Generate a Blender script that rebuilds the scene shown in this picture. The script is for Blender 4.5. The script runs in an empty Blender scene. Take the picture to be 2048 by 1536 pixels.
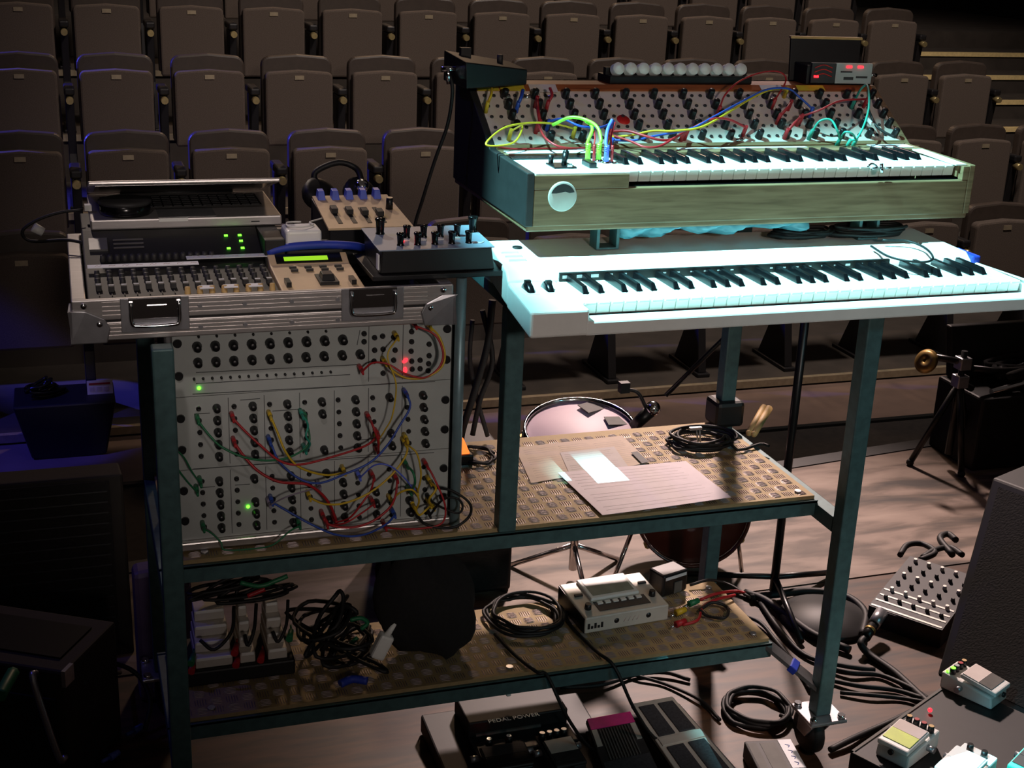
import bpy, bmesh, math, random
from mathutils import Vector, Matrix
from math import sin, cos, pi, radians, sqrt
random.seed(7)
C = bpy.context.scene.collection
S = bpy.context.scene

# ------------------------------------------------------------------ camera
CAM = Vector((-0.158, -2.183, 1.63)); FPX = 2676.5
YAW, PITCH, ROLL = -0.3305, 0.3346, 0.0431
_f = Vector((-sin(YAW)*cos(PITCH), cos(YAW)*cos(PITCH), -sin(PITCH)))
_r0 = Vector((cos(YAW), sin(YAW), 0)); _u0 = _r0.cross(_f)
_r = _r0*cos(ROLL)+_u0*sin(ROLL); _u = -_r0*sin(ROLL)+_u0*cos(ROLL)
cam = bpy.data.cameras.new('camera'); cam.sensor_width = 36; cam.lens = FPX/2048*36
cam.clip_start = 0.05; cam.clip_end = 100
co = bpy.data.objects.new('camera', cam); C.objects.link(co)
co.matrix_world = Matrix(((_r.x, _u.x, -_f.x, CAM.x), (_r.y, _u.y, -_f.y, CAM.y), (_r.z, _u.z, -_f.z, CAM.z), (0, 0, 0, 1)))
S.camera = co

def at(x, y, X=None, Y=None, Z=None):
    """point of a known plane of the room (2048x1536 reading of the photograph)"""
    d = _f + _r*((x-1024)/FPX) - _u*((y-768)/FPX)
    if X is not None: t = (X-CAM.x)/d.x
    elif Y is not None: t = (Y-CAM.y)/d.y
    else: t = (Z-CAM.z)/d.z
    return CAM + d*t

# ------------------------------------------------------------------ view, world, stage lamps, added fill spots
S.view_settings.view_transform = 'Standard'; S.view_settings.look = 'None'
S.view_settings.gamma = 1; S.view_settings.use_curve_mapping = False
S.view_settings.exposure = 0.0
w = bpy.data.worlds.new('hall'); S.world = w; w.use_nodes = True
w.node_tree.nodes['Background'].inputs[0].default_value = (1.0, 0.80, 0.70, 1)
w.node_tree.nodes['Background'].inputs[1].default_value = 0.030

def spot(name, loc, target, power, col, size, blend, rad):
    l = bpy.data.lights.new(name, 'SPOT'); l.energy = power; l.color = col
    l.spot_size = radians(size); l.spot_blend = blend; l.shadow_soft_size = rad
    o = bpy.data.objects.new(name, l); C.objects.link(o); o.location = loc
    o.rotation_euler = (Vector(target)-Vector(loc)).to_track_quat('-Z', 'Y').to_euler()
    return o
KEYL = Vector((-1.45, -0.12, 5.0)); KEYT = Vector((1.02, -0.10, 1.10))
spot('cyan_stage_lamp', KEYL, KEYT, 4600, (0.34, 0.93, 1.0), 26, 0.1, 0.006)
spot('cyan_pedal_fill', (-2.4, -2.6, 3.6), (1.80, -0.46, 0.0), 1000, (0.25, 0.80, 1.0), 8.0, 0.9, 0.05)  # extra spot added so the bottom right pedal catches cyan
spot('warm_front_lamp', (0.2, -9.0, 3.6), (0.75, 0.1, 1.20), 620, (1.0, 0.85, 0.77), 14.5, 0.7, 0.30)
spot('warm_pedal_fill', (1.5, -3.6, 4.2), (1.10, 0.02, 0.07), 260, (1.0, 0.76, 0.68), 6.5, 0.9, 0.10)  # extra spot added to brighten the front pedals
spot('warm_back_lamp', (3.3, 5.0, 5.0), (1.60, 0.58, 0.20), 2800, (1.0, 0.76, 0.69), 20.5, 0.75, 0.22)
spot('warm_case_fill', (-0.6, 4.6, 4.9), (0.13, 0.16, 1.10), 430, (1.0, 0.80, 0.66), 7.6, 0.7, 0.12)  # second back spot added to brighten the case tops
spot('case_front_fill', (-0.7, -3.6, 4.6), (0.08, 0.02, 1.07), 170, (1.0, 0.86, 0.80), 7.0, 0.7, 0.10)  # extra spot added to brighten the mixer and sampler tops
spot('teal_front_lamp', (3.0, -5.5, 3.6), (1.3, 0.0, 0.55), 120, (0.25, 0.85, 1.0), 15, 0.8, 0.2)
spot('blue_side_lamp', (-3.7, 6.9, 2.6), (-0.4, 5.2, 0.4), 2200, (0.08, 0.08, 1.0), 30, 0.7, 0.08)
spot('blue_floor_lamp', (-2.6, 2.2, 3.2), at(70, 885, Z=-0.605), 420, (0.06, 0.06, 1.0), 11, 0.4, 0.05)
spot('blue_grid_lamp', (-2.6, 1.6, 4.8), (0.9, 0.1, 0.3), 60, (0.14, 0.12, 1.0), 34, 0.8, 0.10)
spot('house_lamp', (3.6, 1.5, 7.0), (3.5, 6.7, 0.3), 1350, (1.0, 0.86, 0.76), 68, 0.7, 0.5)
spot('back_house_lamp', (3.5, 10.0, 6.0), (3.0, 5.2, 0.4), 420, (1.0, 0.66, 0.42), 75, 0.8, 0.4)

# ------------------------------------------------------------------ materials
def lin(c):
    return tuple(((v/255)/12.92 if v/255 <= 0.04045 else ((v/255+0.055)/1.055)**2.4) for v in c)
MATS = {}
def mat(name, col, rough=0.5, metal=0.0, var=0.12, scale=40.0, bump=0.0, emit=None, estr=0.0, trans=0.0, stretch=(1, 1, 1), spec=0.5, coat=0.0):
    m = bpy.data.materials.new(name); m.use_nodes = True
    nt = m.node_tree; b = nt.nodes['Principled BSDF']
    c = lin(col)
    tc = nt.nodes.new('ShaderNodeTexCoord'); mp = nt.nodes.new('ShaderNodeMapping')
    mp.inputs['Scale'].default_value = stretch
    nz = nt.nodes.new('ShaderNodeTexNoise'); nz.inputs['Scale'].default_value = scale; nz.inputs['Detail'].default_value = 4
    rp = nt.nodes.new('ShaderNodeValToRGB')
    rp.color_ramp.elements[0].position = 0.3; rp.color_ramp.elements[1].position = 0.7
    rp.color_ramp.elements[0].color = tuple(v*(1-var) for v in c)+(1,)
    rp.color_ramp.elements[1].color = tuple(min(1, v*(1+var)) for v in c)+(1,)
    nt.links.new(tc.outputs['Object'], mp.inputs[0]); nt.links.new(mp.outputs[0], nz.inputs['Vector'])
    nt.links.new(nz.outputs['Fac'], rp.inputs[0]); nt.links.new(rp.outputs[0], b.inputs['Base Color'])
    b.inputs['Roughness'].default_value = rough; b.inputs['Metallic'].default_value = metal
    b.inputs['Specular IOR Level'].default_value = spec
    if coat: b.inputs['Coat Weight'].default_value = coat
    if trans: b.inputs['Transmission Weight'].default_value = trans
    if emit:
        b.inputs['Emission Color'].default_value = lin(emit)+(1,); b.inputs['Emission Strength'].default_value = estr
    if bump:
        bp = nt.nodes.new('ShaderNodeBump'); bp.inputs['Strength'].default_value = bump; bp.inputs['Distance'].default_value = 0.003
        nt.links.new(nz.outputs['Fac'], bp.inputs['Height']); nt.links.new(bp.outputs[0], b.inputs['Normal'])
    MATS[name] = m
    return m
def ramp_mat(name, cols, scale, stretch=(1, 1, 1), rough=0.6, detail=6, dist=0.0, bump=0.1, spec=0.4):
    m = bpy.data.materials.new(name); m.use_nodes = True; nt = m.node_tree; b = nt.nodes['Principled BSDF']
    tc = nt.nodes.new('ShaderNodeTexCoord'); mp = nt.nodes.new('ShaderNodeMapping'); mp.inputs['Scale'].default_value = stretch
    nz = nt.nodes.new('ShaderNodeTexNoise'); nz.inputs['Scale'].default_value = scale; nz.inputs['Detail'].default_value = detail
    nz.inputs['Distortion'].default_value = dist
    rp = nt.nodes.new('ShaderNodeValToRGB'); e = rp.color_ramp.elements
    while len(e) < len(cols): e.new(0.5)
    for k, (p, c) in enumerate(cols): e[k].position = p; e[k].color = lin(c)+(1,)
    nt.links.new(tc.outputs['Object'], mp.inputs[0]); nt.links.new(mp.outputs[0], nz.inputs['Vector'])
    nt.links.new(nz.outputs['Fac'], rp.inputs[0]); nt.links.new(rp.outputs[0], b.inputs['Base Color'])
    b.inputs['Roughness'].default_value = rough; b.inputs['Specular IOR Level'].default_value = spec
    if bump:
        bp = nt.nodes.new('ShaderNodeBump'); bp.inputs['Strength'].default_value = bump; bp.inputs['Distance'].default_value = 0.004
        nt.links.new(nz.outputs['Fac'], bp.inputs['Height']); nt.links.new(bp.outputs[0], b.inputs['Normal'])
    MATS[name] = m; return m
ramp_mat('stage_wood', [(0.34, (42, 28, 19)), (0.5, (68, 45, 29)), (0.66, (88, 59, 38))], 7.0, (0.8, 5.0, 1), 0.5, 8, 0.5)
ramp_mat('stage_floor', [(0.36, (50, 39, 32)), (0.47, (96, 79, 66)), (0.55, (130, 111, 98)), (0.70, (150, 131, 117))], 4.5, (0.7, 2.4, 1), 0.55, 8, 0.4)
mat('dark_floor', (40, 34, 32), 0.95, var=0.25, scale=30)
mat('vinyl', (120, 98, 88), 0.6, var=0.15, scale=6)
mat('tier', (62, 54, 48), 0.85, var=0.2, scale=8)
mat('nosing', (240, 212, 150), 0.5)
mat('wall', (26, 24, 24), 0.9, var=0.2, scale=3)
mat('seat_fabric', (88, 76, 68), 0.9, var=0.22, scale=220, bump=0.2)
mat('seat_shell', (66, 56, 50), 0.5, var=0.1)
mat('seat_metal', (34, 32, 34), 0.5, 0.3)
mat('seat_cap', (190, 170, 120), 0.35, 0.7)
mat('seat_plate', (170, 155, 130), 0.4, 0.4)
mat('paint', (74, 104, 106), 0.45, 0.2, var=0.18, scale=60)
mat('tread', (164, 143, 104), 0.62, 0.15, var=0.10, scale=90, stretch=(1, 6, 1), spec=0.3)
mat('tread_bar', (138, 124, 122), 0.40, 0.5, var=0.08)
mat('alu', (205, 200, 198), 0.36, 0.85, var=0.08, scale=60, stretch=(0.3, 4, 4))
mat('alu_teal', (130, 158, 166), 0.4, 0.4, var=0.1)
mat('alu_dark', (150, 150, 152), 0.4, 0.8, var=0.15)
mat('chrome', (225, 225, 228), 0.14, 1.0, var=0.03)
mat('zinc', (185, 185, 190), 0.32, 0.8, var=0.15, scale=30)
mat('black', (16, 16, 17), 0.55, var=0.2)
mat('black_gloss', (12, 12, 14), 0.18, var=0.1)
mat('black_satin', (22, 22, 24), 0.35, var=0.15)
mat('rubber', (18, 18, 19), 0.6, var=0.2)
mat('grille', (22, 19, 16), 0.8, var=0.5, scale=260, stretch=(0.3, 1, 1), bump=0.3)
mat('black_brown', (38, 33, 28), 0.75, var=0.2)
mat('charcoal', (46, 45, 46), 0.6, var=0.2)
mat('panel', (182, 187, 184), 0.48, 0.25, var=0.05, scale=25)
mat('panel_cream', (232, 218, 206), 0.45, 0.0, var=0.04, scale=25)
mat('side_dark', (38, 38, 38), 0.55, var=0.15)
mat('panel_blue', (146, 160, 180), 0.45, 0.1, var=0.05)
mat('panel_line', (60, 62, 64), 0.6)
mat('white_plastic', (236, 236, 232), 0.38, var=0.03)
mat('key_white', (240, 238, 230), 0.3, var=0.02)
mat('key_black', (14, 15, 18), 0.22, var=0.1)
mat('paper', (226, 214, 208), 0.8, var=0.03)
mat('paper_tan', (230, 208, 188), 0.8, var=0.05)
mat('paper_pink', (246, 230, 233), 0.7, var=0.03)
mat('ink', (200, 184, 180), 0.8)
mat('tape_white', (228, 230, 236), 0.6, var=0.04)
mat('beige', (218, 190, 150), 0.5, var=0.05)
mat('silver_paint', (206, 200, 190), 0.45, 0.15, var=0.05)
ramp_mat('oak', [(0.25, (100, 78, 54)), (0.5, (128, 102, 74)), (0.75, (144, 118, 88))], 9, (1.0, 14, 14), 0.42, 6, 0.6, 0.05)
ramp_mat('oak_red', [(0.25, (128, 66, 34)), (0.6, (168, 92, 48))], 9, (1.0, 14, 14), 0.45, 6, 0.6, 0.05)
mat('drum_shell', (74, 30, 20), 0.25, var=0.3, scale=14, stretch=(1, 1, 5), coat=0.4)
mat('drum_gloss', (74, 34, 26), 0.16, var=0.3, scale=6)  # black head coloured red-brown for the reflection in it
mat('drum_head', (214, 190, 200), 0.55, var=0.04, scale=12)
mat('gaffer', (92, 90, 86), 0.7)
mat('lcd_green', (150, 200, 60), 0.3, emit=(150, 215, 30), estr=0.9)
mat('led_green', (90, 255, 60), 0.3, emit=(90, 255, 40), estr=5.0)
mat('led_red', (255, 50, 50), 0.3, emit=(255, 30, 40), estr=5.0)
mat('lcd_grey', (150, 152, 138), 0.25)
mat('orange_lamp', (255, 150, 80), 0.4, emit=(255, 120, 50), estr=1.6)
mat('wire_red', (170, 34, 40), 0.45); mat('wire_yellow', (206, 172, 40), 0.45); mat('wire_blue', (40, 74, 168), 0.45)
mat('wire_green', (32, 112, 72), 0.45); mat('wire_neon', (150, 235, 60), 0.4); mat('wire_violet', (90, 110, 225), 0.4)
mat('wire_teal', (46, 150, 130), 0.45); mat('wire_white', (220, 220, 215), 0.45); mat('wire_grey', (140, 130, 150), 0.45)
mat('pink', (240, 60, 150), 0.5); mat('lime', (190, 214, 40), 0.5); mat('tape_blue', (30, 56, 170), 0.55)
mat('red_sticker', (226, 40, 36), 0.5); mat('yellow_sticker', (220, 196, 60), 0.5)
mat('plastic_bag', (120, 190, 205), 0.25, var=0.1, trans=0.35)
mat('wood_peg', (206, 170, 110), 0.6, var=0.15); mat('cloth', (20, 19, 20), 0.95, var=0.3, scale=120, bump=0.3)
mat('purple_case', (96, 80, 120), 0.5); mat('bronze', (170, 140, 84), 0.4, 0.8); mat('grip', (58, 58, 62), 0.85, var=0.3, scale=200, bump=0.3)

# ------------------------------------------------------------------ mesh helpers
class G:
    def __init__(s): s.v = []; s.f = []; s.sm = []
    def add(s, vs, fs, M=None, smooth=False):
        o = len(s.v)
        s.v += [(M @ Vector(p)) if M is not None else Vector(p) for p in vs]
        s.f += [tuple(o+i for i in f) for f in fs]; s.sm += [smooth]*len(fs); return s
    def box(s, x0, x1, y0, y1, z0, z1, M=None):
        return s.add([(x0,y0,z0),(x1,y0,z0),(x1,y1,z0),(x0,y1,z0),(x0,y0,z1),(x1,y0,z1),(x1,y1,z1),(x0,y1,z1)],
                     [(0,3,2,1),(4,5,6,7),(0,1,5,4),(1,2,6,5),(2,3,7,6),(3,0,4,7)], M)
    def hexa(s, p, M=None):
        return s.add(p, [(0,3,2,1),(4,5,6,7),(0,1,5,4),(1,2,6,5),(2,3,7,6),(3,0,4,7)], M)
    def cyl(s, p0, p1, r0, r1=None, n=12, caps=True, M=None):
        r1 = r0 if r1 is None else r1
        p0 = Vector(p0); p1 = Vector(p1); a = (p1-p0).normalized()
        u = a.orthogonal().normalized(); v = a.cross(u)
        vs = [p0+(u*cos(2*pi*k/n)+v*sin(2*pi*k/n))*r0 for k in range(n)]+[p1+(u*cos(2*pi*k/n)+v*sin(2*pi*k/n))*r1 for k in range(n)]
        s.add(vs, [(k, (k+1) % n, n+(k+1) % n, n+k) for k in range(n)], M, True)
        if caps: s.add(vs, [tuple(range(n-1, -1, -1)), tuple(range(n, 2*n))], M)
        return s
    def lathe(s, prof, p0, axis, n=24, M=None, closed=False):
        p0 = Vector(p0); a = Vector(axis).normalized(); u = a.orthogonal().normalized(); v = a.cross(u)
        vs = [p0+a*h+(u*cos(2*pi*k/n)+v*sin(2*pi*k/n))*r for r, h in prof for k in range(n)]
        m = len(prof); fs = []
        for j in range(m if closed else m-1):
            j2 = (j+1) % m
            fs += [(j*n+k, j*n+(k+1) % n, j2*n+(k+1) % n, j2*n+k) for k in range(n)]
        return s.add(vs, fs, M, True)
    def tube(s, pts, r, n=6, sub=5, closed=False):
        P = [Vector(p) for p in pts]
        if sub > 1 and len(P) > 2:
            Q = []; m = len(P)
            for i in range(m if closed else m-1):
                a = P[(i-1) % m] if closed or i > 0 else P[i]*2-P[i+1]
                b = P[i]; c = P[(i+1) % m]
                d = P[(i+2) % m] if closed or i+2 < m else c*2-b
                for k in range(sub):
                    t = k/sub
                    Q.append(0.5*((2*b)+(c-a)*t+(2*a-5*b+4*c-d)*t*t+(3*b-a-3*c+d)*t**3))
            if not closed: Q.append(P[-1])
            P = Q
        m = len(P); vs = []; up = None
        for i in range(m):
            if closed: t = P[(i+1) % m]-P[i-1]
            else: t = P[min(i+1, m-1)]-P[max(i-1, 0)]
            t = t.normalized() if t.length > 1e-9 else Vector((0, 0, 1))
            u = t.orthogonal().normalized() if up is None else (up-t*up.dot(t))
            u = u.normalized() if u.length > 1e-6 else t.orthogonal().normalized()
            up = u; v = t.cross(u)
            vs += [P[i]+(u*cos(2*pi*k/n)+v*sin(2*pi*k/n))*r for k in range(n)]
        fs = []
        for i in range(m if closed else m-1):
            j = (i+1) % m
            fs += [(i*n+k, i*n+(k+1) % n, j*n+(k+1) % n, j*n+k) for k in range(n)]
        s.add(vs, fs, None, True)
        if not closed: s.add(vs, [tuple(range(n-1, -1, -1)), tuple(range((m-1)*n, m*n))])
        return s
    def ext(s, poly, vec, M=None):
        n = len(poly); vec = Vector(vec); a = [Vector(p) for p in poly]; b = [p+vec for p in a]
        return s.add(a+b, [tuple(range(n-1, -1, -1)), tuple(range(n, 2*n))]+[(k, (k+1) % n, n+(k+1) % n, n+k) for k in range(n)], M)
    def ball(s, c, r, n=10, sc=(1, 1, 1)):
        vs = []; m = n//2+1
        for j in range(m+1):
            th = pi*j/m
            vs += [(c[0]+r*sc[0]*sin(th)*cos(2*pi*k/n), c[1]+r*sc[1]*sin(th)*sin(2*pi*k/n), c[2]+r*sc[2]*cos(th)) for k in range(n)]
        return s.add(vs, [(j*n+k, (j+1)*n+k, (j+1)*n+(k+1) % n, j*n+(k+1) % n) for j in range(m) for k in range(n)], None, True)
    def mesh(s, name, m, bevel=0.0, seg=2):
        me = bpy.data.meshes.new(name)
        me.from_pydata([tuple(p) for p in s.v], [], s.f)
        me.polygons.foreach_set('use_smooth', s.sm)
        bm = bmesh.new(); bm.from_mesh(me)
        bmesh.ops.remove_doubles(bm, verts=bm.verts, dist=1e-6)
        bmesh.ops.recalc_face_normals(bm, faces=bm.faces)
        if bevel:
            ed = [e for e in bm.edges if len(e.link_faces) == 2 and e.calc_face_angle(0) > 0.6]
            bmesh.ops.bevel(bm, geom=ed, offset=bevel, segments=seg, affect='EDGES', profile=0.5, clamp_overlap=True)
        bm.to_mesh(me); bm.free()
        me.materials.append(MATS[m]); return me
    def build(s, name, m, parent=None, bevel=0.0, label=None, seg=2):
        return place(name, s.mesh(name, m, bevel, seg), parent, None, label)

def wmat(o):
    M = o.matrix_basis.copy()
    if o.parent: M = wmat(o.parent) @ o.matrix_parent_inverse @ M
    return M
def place(name, me, parent=None, M=None, label=None):
    o = bpy.data.objects.new(name, me); C.objects.link(o)
    if M is not None: o.matrix_basis = M
    if parent is not None:
        o.parent = parent; o.matrix_parent_inverse = wmat(parent).inverted()
    if label: o['label'] = label
    return o
def thing(name, label, cat, loc=(0, 0, 0), group=None, rotz=0):
    o = bpy.data.objects.new(name, None); C.objects.link(o); o.empty_display_size = 0.05
    o.location = loc; o.rotation_euler = (0, 0, rotz); o.matrix_basis = Matrix.Translation(loc) @ Matrix.Rotation(rotz, 4, 'Z')
    o['label'] = label; o['category'] = cat
    if group: o['group'] = group
    return o
def tag(o, label, cat, group=None):
    o['label'] = label; o['category'] = cat
    if group: o['group'] = group
    return o
def struct(o): o['kind'] = 'structure'; return o
def T(x, y, z): return Matrix.Translation((x, y, z))
def frame(o, x, y, z):
    """matrix with the given axes at o"""
    x = Vector(x).normalized(); y = Vector(y).normalized(); z = Vector(z).normalized()
    return Matrix(((x.x, y.x, z.x, o[0]), (x.y, y.y, z.y, o[1]), (x.z, y.z, z.z, o[2]), (0, 0, 0, 1)))
ORD = ['first', 'second', 'third', 'fourth', 'fifth', 'sixth', 'seventh', 'eighth', 'ninth', 'tenth', 'eleventh', 'twelfth', 'thirteenth']

# ================================================================== THE SETTING
def edge_y(X): return 1.20+0.12*(X-0.9)
struct(G().ext([(-3.5, -4.5, -0.6), (6.5, -4.5, -0.6), (6.5, edge_y(6.5), -0.6), (-3.5, edge_y(-3.5), -0.6)], (0, 0, 0.6)).build('floor', 'stage_wood'))
struct(G().ext([(-3.5, 0.50, 0), (6.5, 0.62, 0), (6.5, edge_y(6.5)-0.05, 0), (-3.5, edge_y(-3.5)-0.05, 0)], (0, 0, 0.003)).build('floor_mat', 'stage_floor'))
struct(G().ext([(-3.5, edge_y(-3.5)-0.05, 0), (6.5, edge_y(6.5)-0.05, 0), (6.5, edge_y(6.5)+0.012, 0), (-3.5, edge_y(-3.5)+0.012, 0)], (0, 0, 0.006)).build('trim_1', 'black'))
struct(G().box(-4, 9, 0.6, 3.02, -0.75, -0.605).build('floor_dark_strip', 'dark_floor'))  # darker strip of hall floor nearer the stage
struct(G().box(-4, 9, 3.02, 3.58, -0.75, -0.60).build('floor_vinyl', 'vinyl'))
struct(G().box(-4, 9, 3.00, 3.03, -0.75, -0.592).build('trim_2', 'black'))
ROWS = [(3.69, 0.17), (4.62, 0.45), (5.55, 0.73), (6.48, 1.01), (7.41, 1.29)]
HP = 0.73
for i, (y, z) in enumerate(ROWS):
    fz = z-HP
    fl = struct(G().box(-4, 5.93, y-0.12, y+0.81, -0.75, fz).build('floor_tier', 'tier'))
    G().box(-4, 5.93, y-0.135, y-0.105, fz-0.03, fz+0.006).build('nosing', 'seat_plate', fl, label='metal nosing on the edge of a seating tier')
    for k in (0, 1):
        y0 = y-0.12+k*0.465
        st = struct(G().box(5.94, 8.30, y0, y0+0.465, -0.75, fz+0.14*k).build('floor_step', 'tier'))
        G().box(5.96, 7.95, y0-0.012, y0+0.035, fz+0.14*k-0.028, fz+0.14*k+0.005).build('nosing', 'nosing', st, label='pale nosing strip on an aisle step')
struct(G().box(-4, 9.5, 8.225, 11.5, -0.75, 0.84).build('floor_top_tier', 'tier'))
struct(G().box(8.31, 9.5, 3.6, 8.2, -0.75, 0.9).build('wall_aisle', 'wall'))
struct(G().box(-4, 9.5, 11.5, 11.6, -0.75, 7).build('wall_back', 'wall'))
struct(G().box(-4.1, -4, -4.5, 11.5, -0.75, 7).build('wall_left', 'wall'))
struct(G().box(9.5, 9.6, -4.5, 11.5, -0.75, 7).build('wall_right', 'wall'))

# ------------------------------------------------------------------ tip-up seats
def round_top(w, z0, z1, r, y, n=6, rise=0.012):
    p = [(-w/2, y, z0), (w/2, y, z0)]
    for k in range(n+1):
        a = pi/2*k/n; p.append((w/2-r+r*cos(a), y, z1-r+r*sin(a)))
    p.append((0, y, z1+rise))
    for k in range(n+1):
        a = pi/2+pi/2*k/n; p.append((-w/2+r+r*cos(a), y, z1-r+r*sin(a)))
    return p
seat_back = G().ext(round_top(0.405, 0.36, 0.835, 0.055, 0.085), (0, 0.055, 0)).mesh('backrest', 'seat_shell', 0.012)
seat_pan = G().ext(round_top(0.385, 0.34, 0.755, 0.03, 0.0), (0, 0.065, 0)).mesh('seat_pan', 'seat_fabric', 0.012)
plate_m = G().box(-0.026, 0.026, -0.004, 0.0, 0.715, 0.738).mesh('number_plate', 'seat_plate')
std_m = G().ext([(-0.022, 0.0, 0.02), (-0.022, 0.30, 0.02), (-0.022, 0.16, 0.30), (-0.022, 0.20, 0.62), (-0.022, 0.02, 0.62), (-0.022, 0.06, 0.30)], (0.044, 0, 0)).box(-0.035, 0.035, -0.02, 0.34, 0, 0.02).mesh('standard', 'seat_metal', 0.004)
cap_m = G().cyl((0, -0.03, 0.60), (0, 0.03, 0.60), 0.020, 0.022, 10).mesh('hinge_cap', 'seat_cap')
arm_m = G().box(-0.028, 0.028, 0.0, 0.24, 0.625, 0.665).mesh('armrest', 'seat_metal', 0.01)
ROWN = ['front', 'second', 'third', 'fourth', 'fifth']
for i, (y, z) in enumerate(ROWS):
    for k in range(13):
        X = -0.36+0.5*k
        t = thing('theatre_seat', 'folded dark grey theatre seat, %s from the aisle, in the %s row' % (ORD[12-k], ROWN[i]), 'seat', (X, y, z-HP), 'tip-up theatre seats behind the stage')
        B = T(X, y, z-HP)
        tl = random.uniform(-0.015, 0.015)
        place('backrest', seat_back, t, B); place('seat_pan', seat_pan, t, B @ Matrix.Rotation(tl, 4, 'X'))
        place('number_plate', plate_m, t, B @ Matrix.Rotation(tl, 4, 'X'), 'small pale seat number plate')
        for sx in ((0.25,) if k else (0.25, -0.25)):
            M = B @ T(sx, 0, 0)
            s_ = place('leg', std_m, t, M); place('armrest', arm_m, t, M); place('hinge_cap', cap_m, s_, M, 'brass-coloured hinge cap')

# ================================================================== TROLLEY
TR = thing('equipment_trolley', 'teal painted metal trolley with two chequer-plate shelves carrying the synthesizers', 'trolley', (0.6, 0.12, 0))
P = 0.017
def post(X, Y, z0, z1, name='post'):
    return G().box(X-P, X+P, Y-P, Y+P, z0, z1).build(name, 'paint', TR, 0.003)
post(-0.033, -0.13, 0.11, 0.978); post(1.2475, -0.13, 0.11, 0.982)
post(0.5785, -0.03, 0.552, 0.982); post(1.232, 0.372, 0.11, 1.118); post(-0.033, 0.372, 0.11, 0.978); post(0.47, 0.372, 0.56, 0.978)
for z0, y0, y1, X1 in ((0.518, -0.045, 0.39, 1.236), (0.212, -0.062, 0.205, 1.16)):
    G().box(-0.05, X1, y0, y0+0.006, z0, z0+0.032).box(-0.05, X1, y0, y0+0.03, z0+0.026, z0+0.032).build('front_beam', 'paint', TR, 0.001)
    G().box(-0.05, X1, y1-0.006, y1, z0, z0+0.032).build('rear_beam', 'paint', TR, 0.001)
    G().box(-0.05, -0.016, -0.113, y1, z0, z0+0.03).build('side_rail', 'paint', TR, 0.002)
    sp = G().box(-0.03, X1-0.004, y0+0.008, y1, z0+0.032, z0+0.040).build('shelf', 'tread', TR, label='chequer-plate shelf')
    g = G(); zt = z0+0.040; pt = 0.0285
    for a in range(int((X1+0.03)/pt)):
        for b in range(int((y1-y0-0.012)/pt)):
            cx = -0.03+pt*(a+0.5); cy = y0+0.012+pt*(b+0.5)
            for k in range(5):
                o_ = (k-2)*0.0047; L = 0.0115 - (0.002 if k in (0, 4) else 0)
                if (a+b) % 2: x0, x1, ya, yb = cx-L, cx+L, cy+o_-0.0009, cy+o_+0.0009
                else: x0, x1, ya, yb = cx+o_-0.0009, cx+o_+0.0009, cy-L, cy+L
                g.add([(x0, ya, zt), (x1, ya, zt), (x1, yb, zt), (x0, yb, zt), ((x0*3+x1)/4, (ya*3+yb)/4, zt+0.0014), ((x0+x1*3)/4, (ya*3+yb)/4, zt+0.0014), ((x0+x1*3)/4, (ya+yb*3)/4, zt+0.0014), ((x0*3+x1)/4, (ya+yb*3)/4, zt+0.0014)],
                      [(4, 5, 6, 7), (0, 1, 5, 4), (1, 2, 6, 5), (2, 3, 7, 6), (3, 0, 4, 7)])
    tb = g.build('tread_bars', 'tread_bar', sp); tb['kind'] = 'stuff'
    for bx, by in ((0.03, y0+0.03), (X1-0.03, y0+0.03), (X1-0.03, y1-0.03), (0.6, y0+0.03)):
        G().cyl((bx, by, zt), (bx, by, zt+0.004), 0.007, n=8).build('bolt', 'zinc', TR)
G().box(1.231, 1.262, -0.113, 0.39, 0.512, 0.545).build('side_rail', 'paint', TR, 0.002)
# splayed lower brace to the front post, with blue tape
a = Vector((1.150, -0.045, 0.240)); b = Vector((1.243, -0.125, 0.165)); d = (b-a).normalized(); sd = d.cross(Vector((0, 0, 1))).normalized(); nn = sd.cross(d)
G().box(0, (b-a).length, -0.016, 0.016, -0.004, 0.004, frame(a, d, sd, nn)).build('brace', 'alu_dark', TR)
G().box((b-a).length*0.48, (b-a).length*0.60, -0.019, 0.019, -0.008, 0.007, frame(a, d, sd, nn)).build('tape', 'tape_blue', TR, 0.002, 'blue tape wrapped around the brace')
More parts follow.
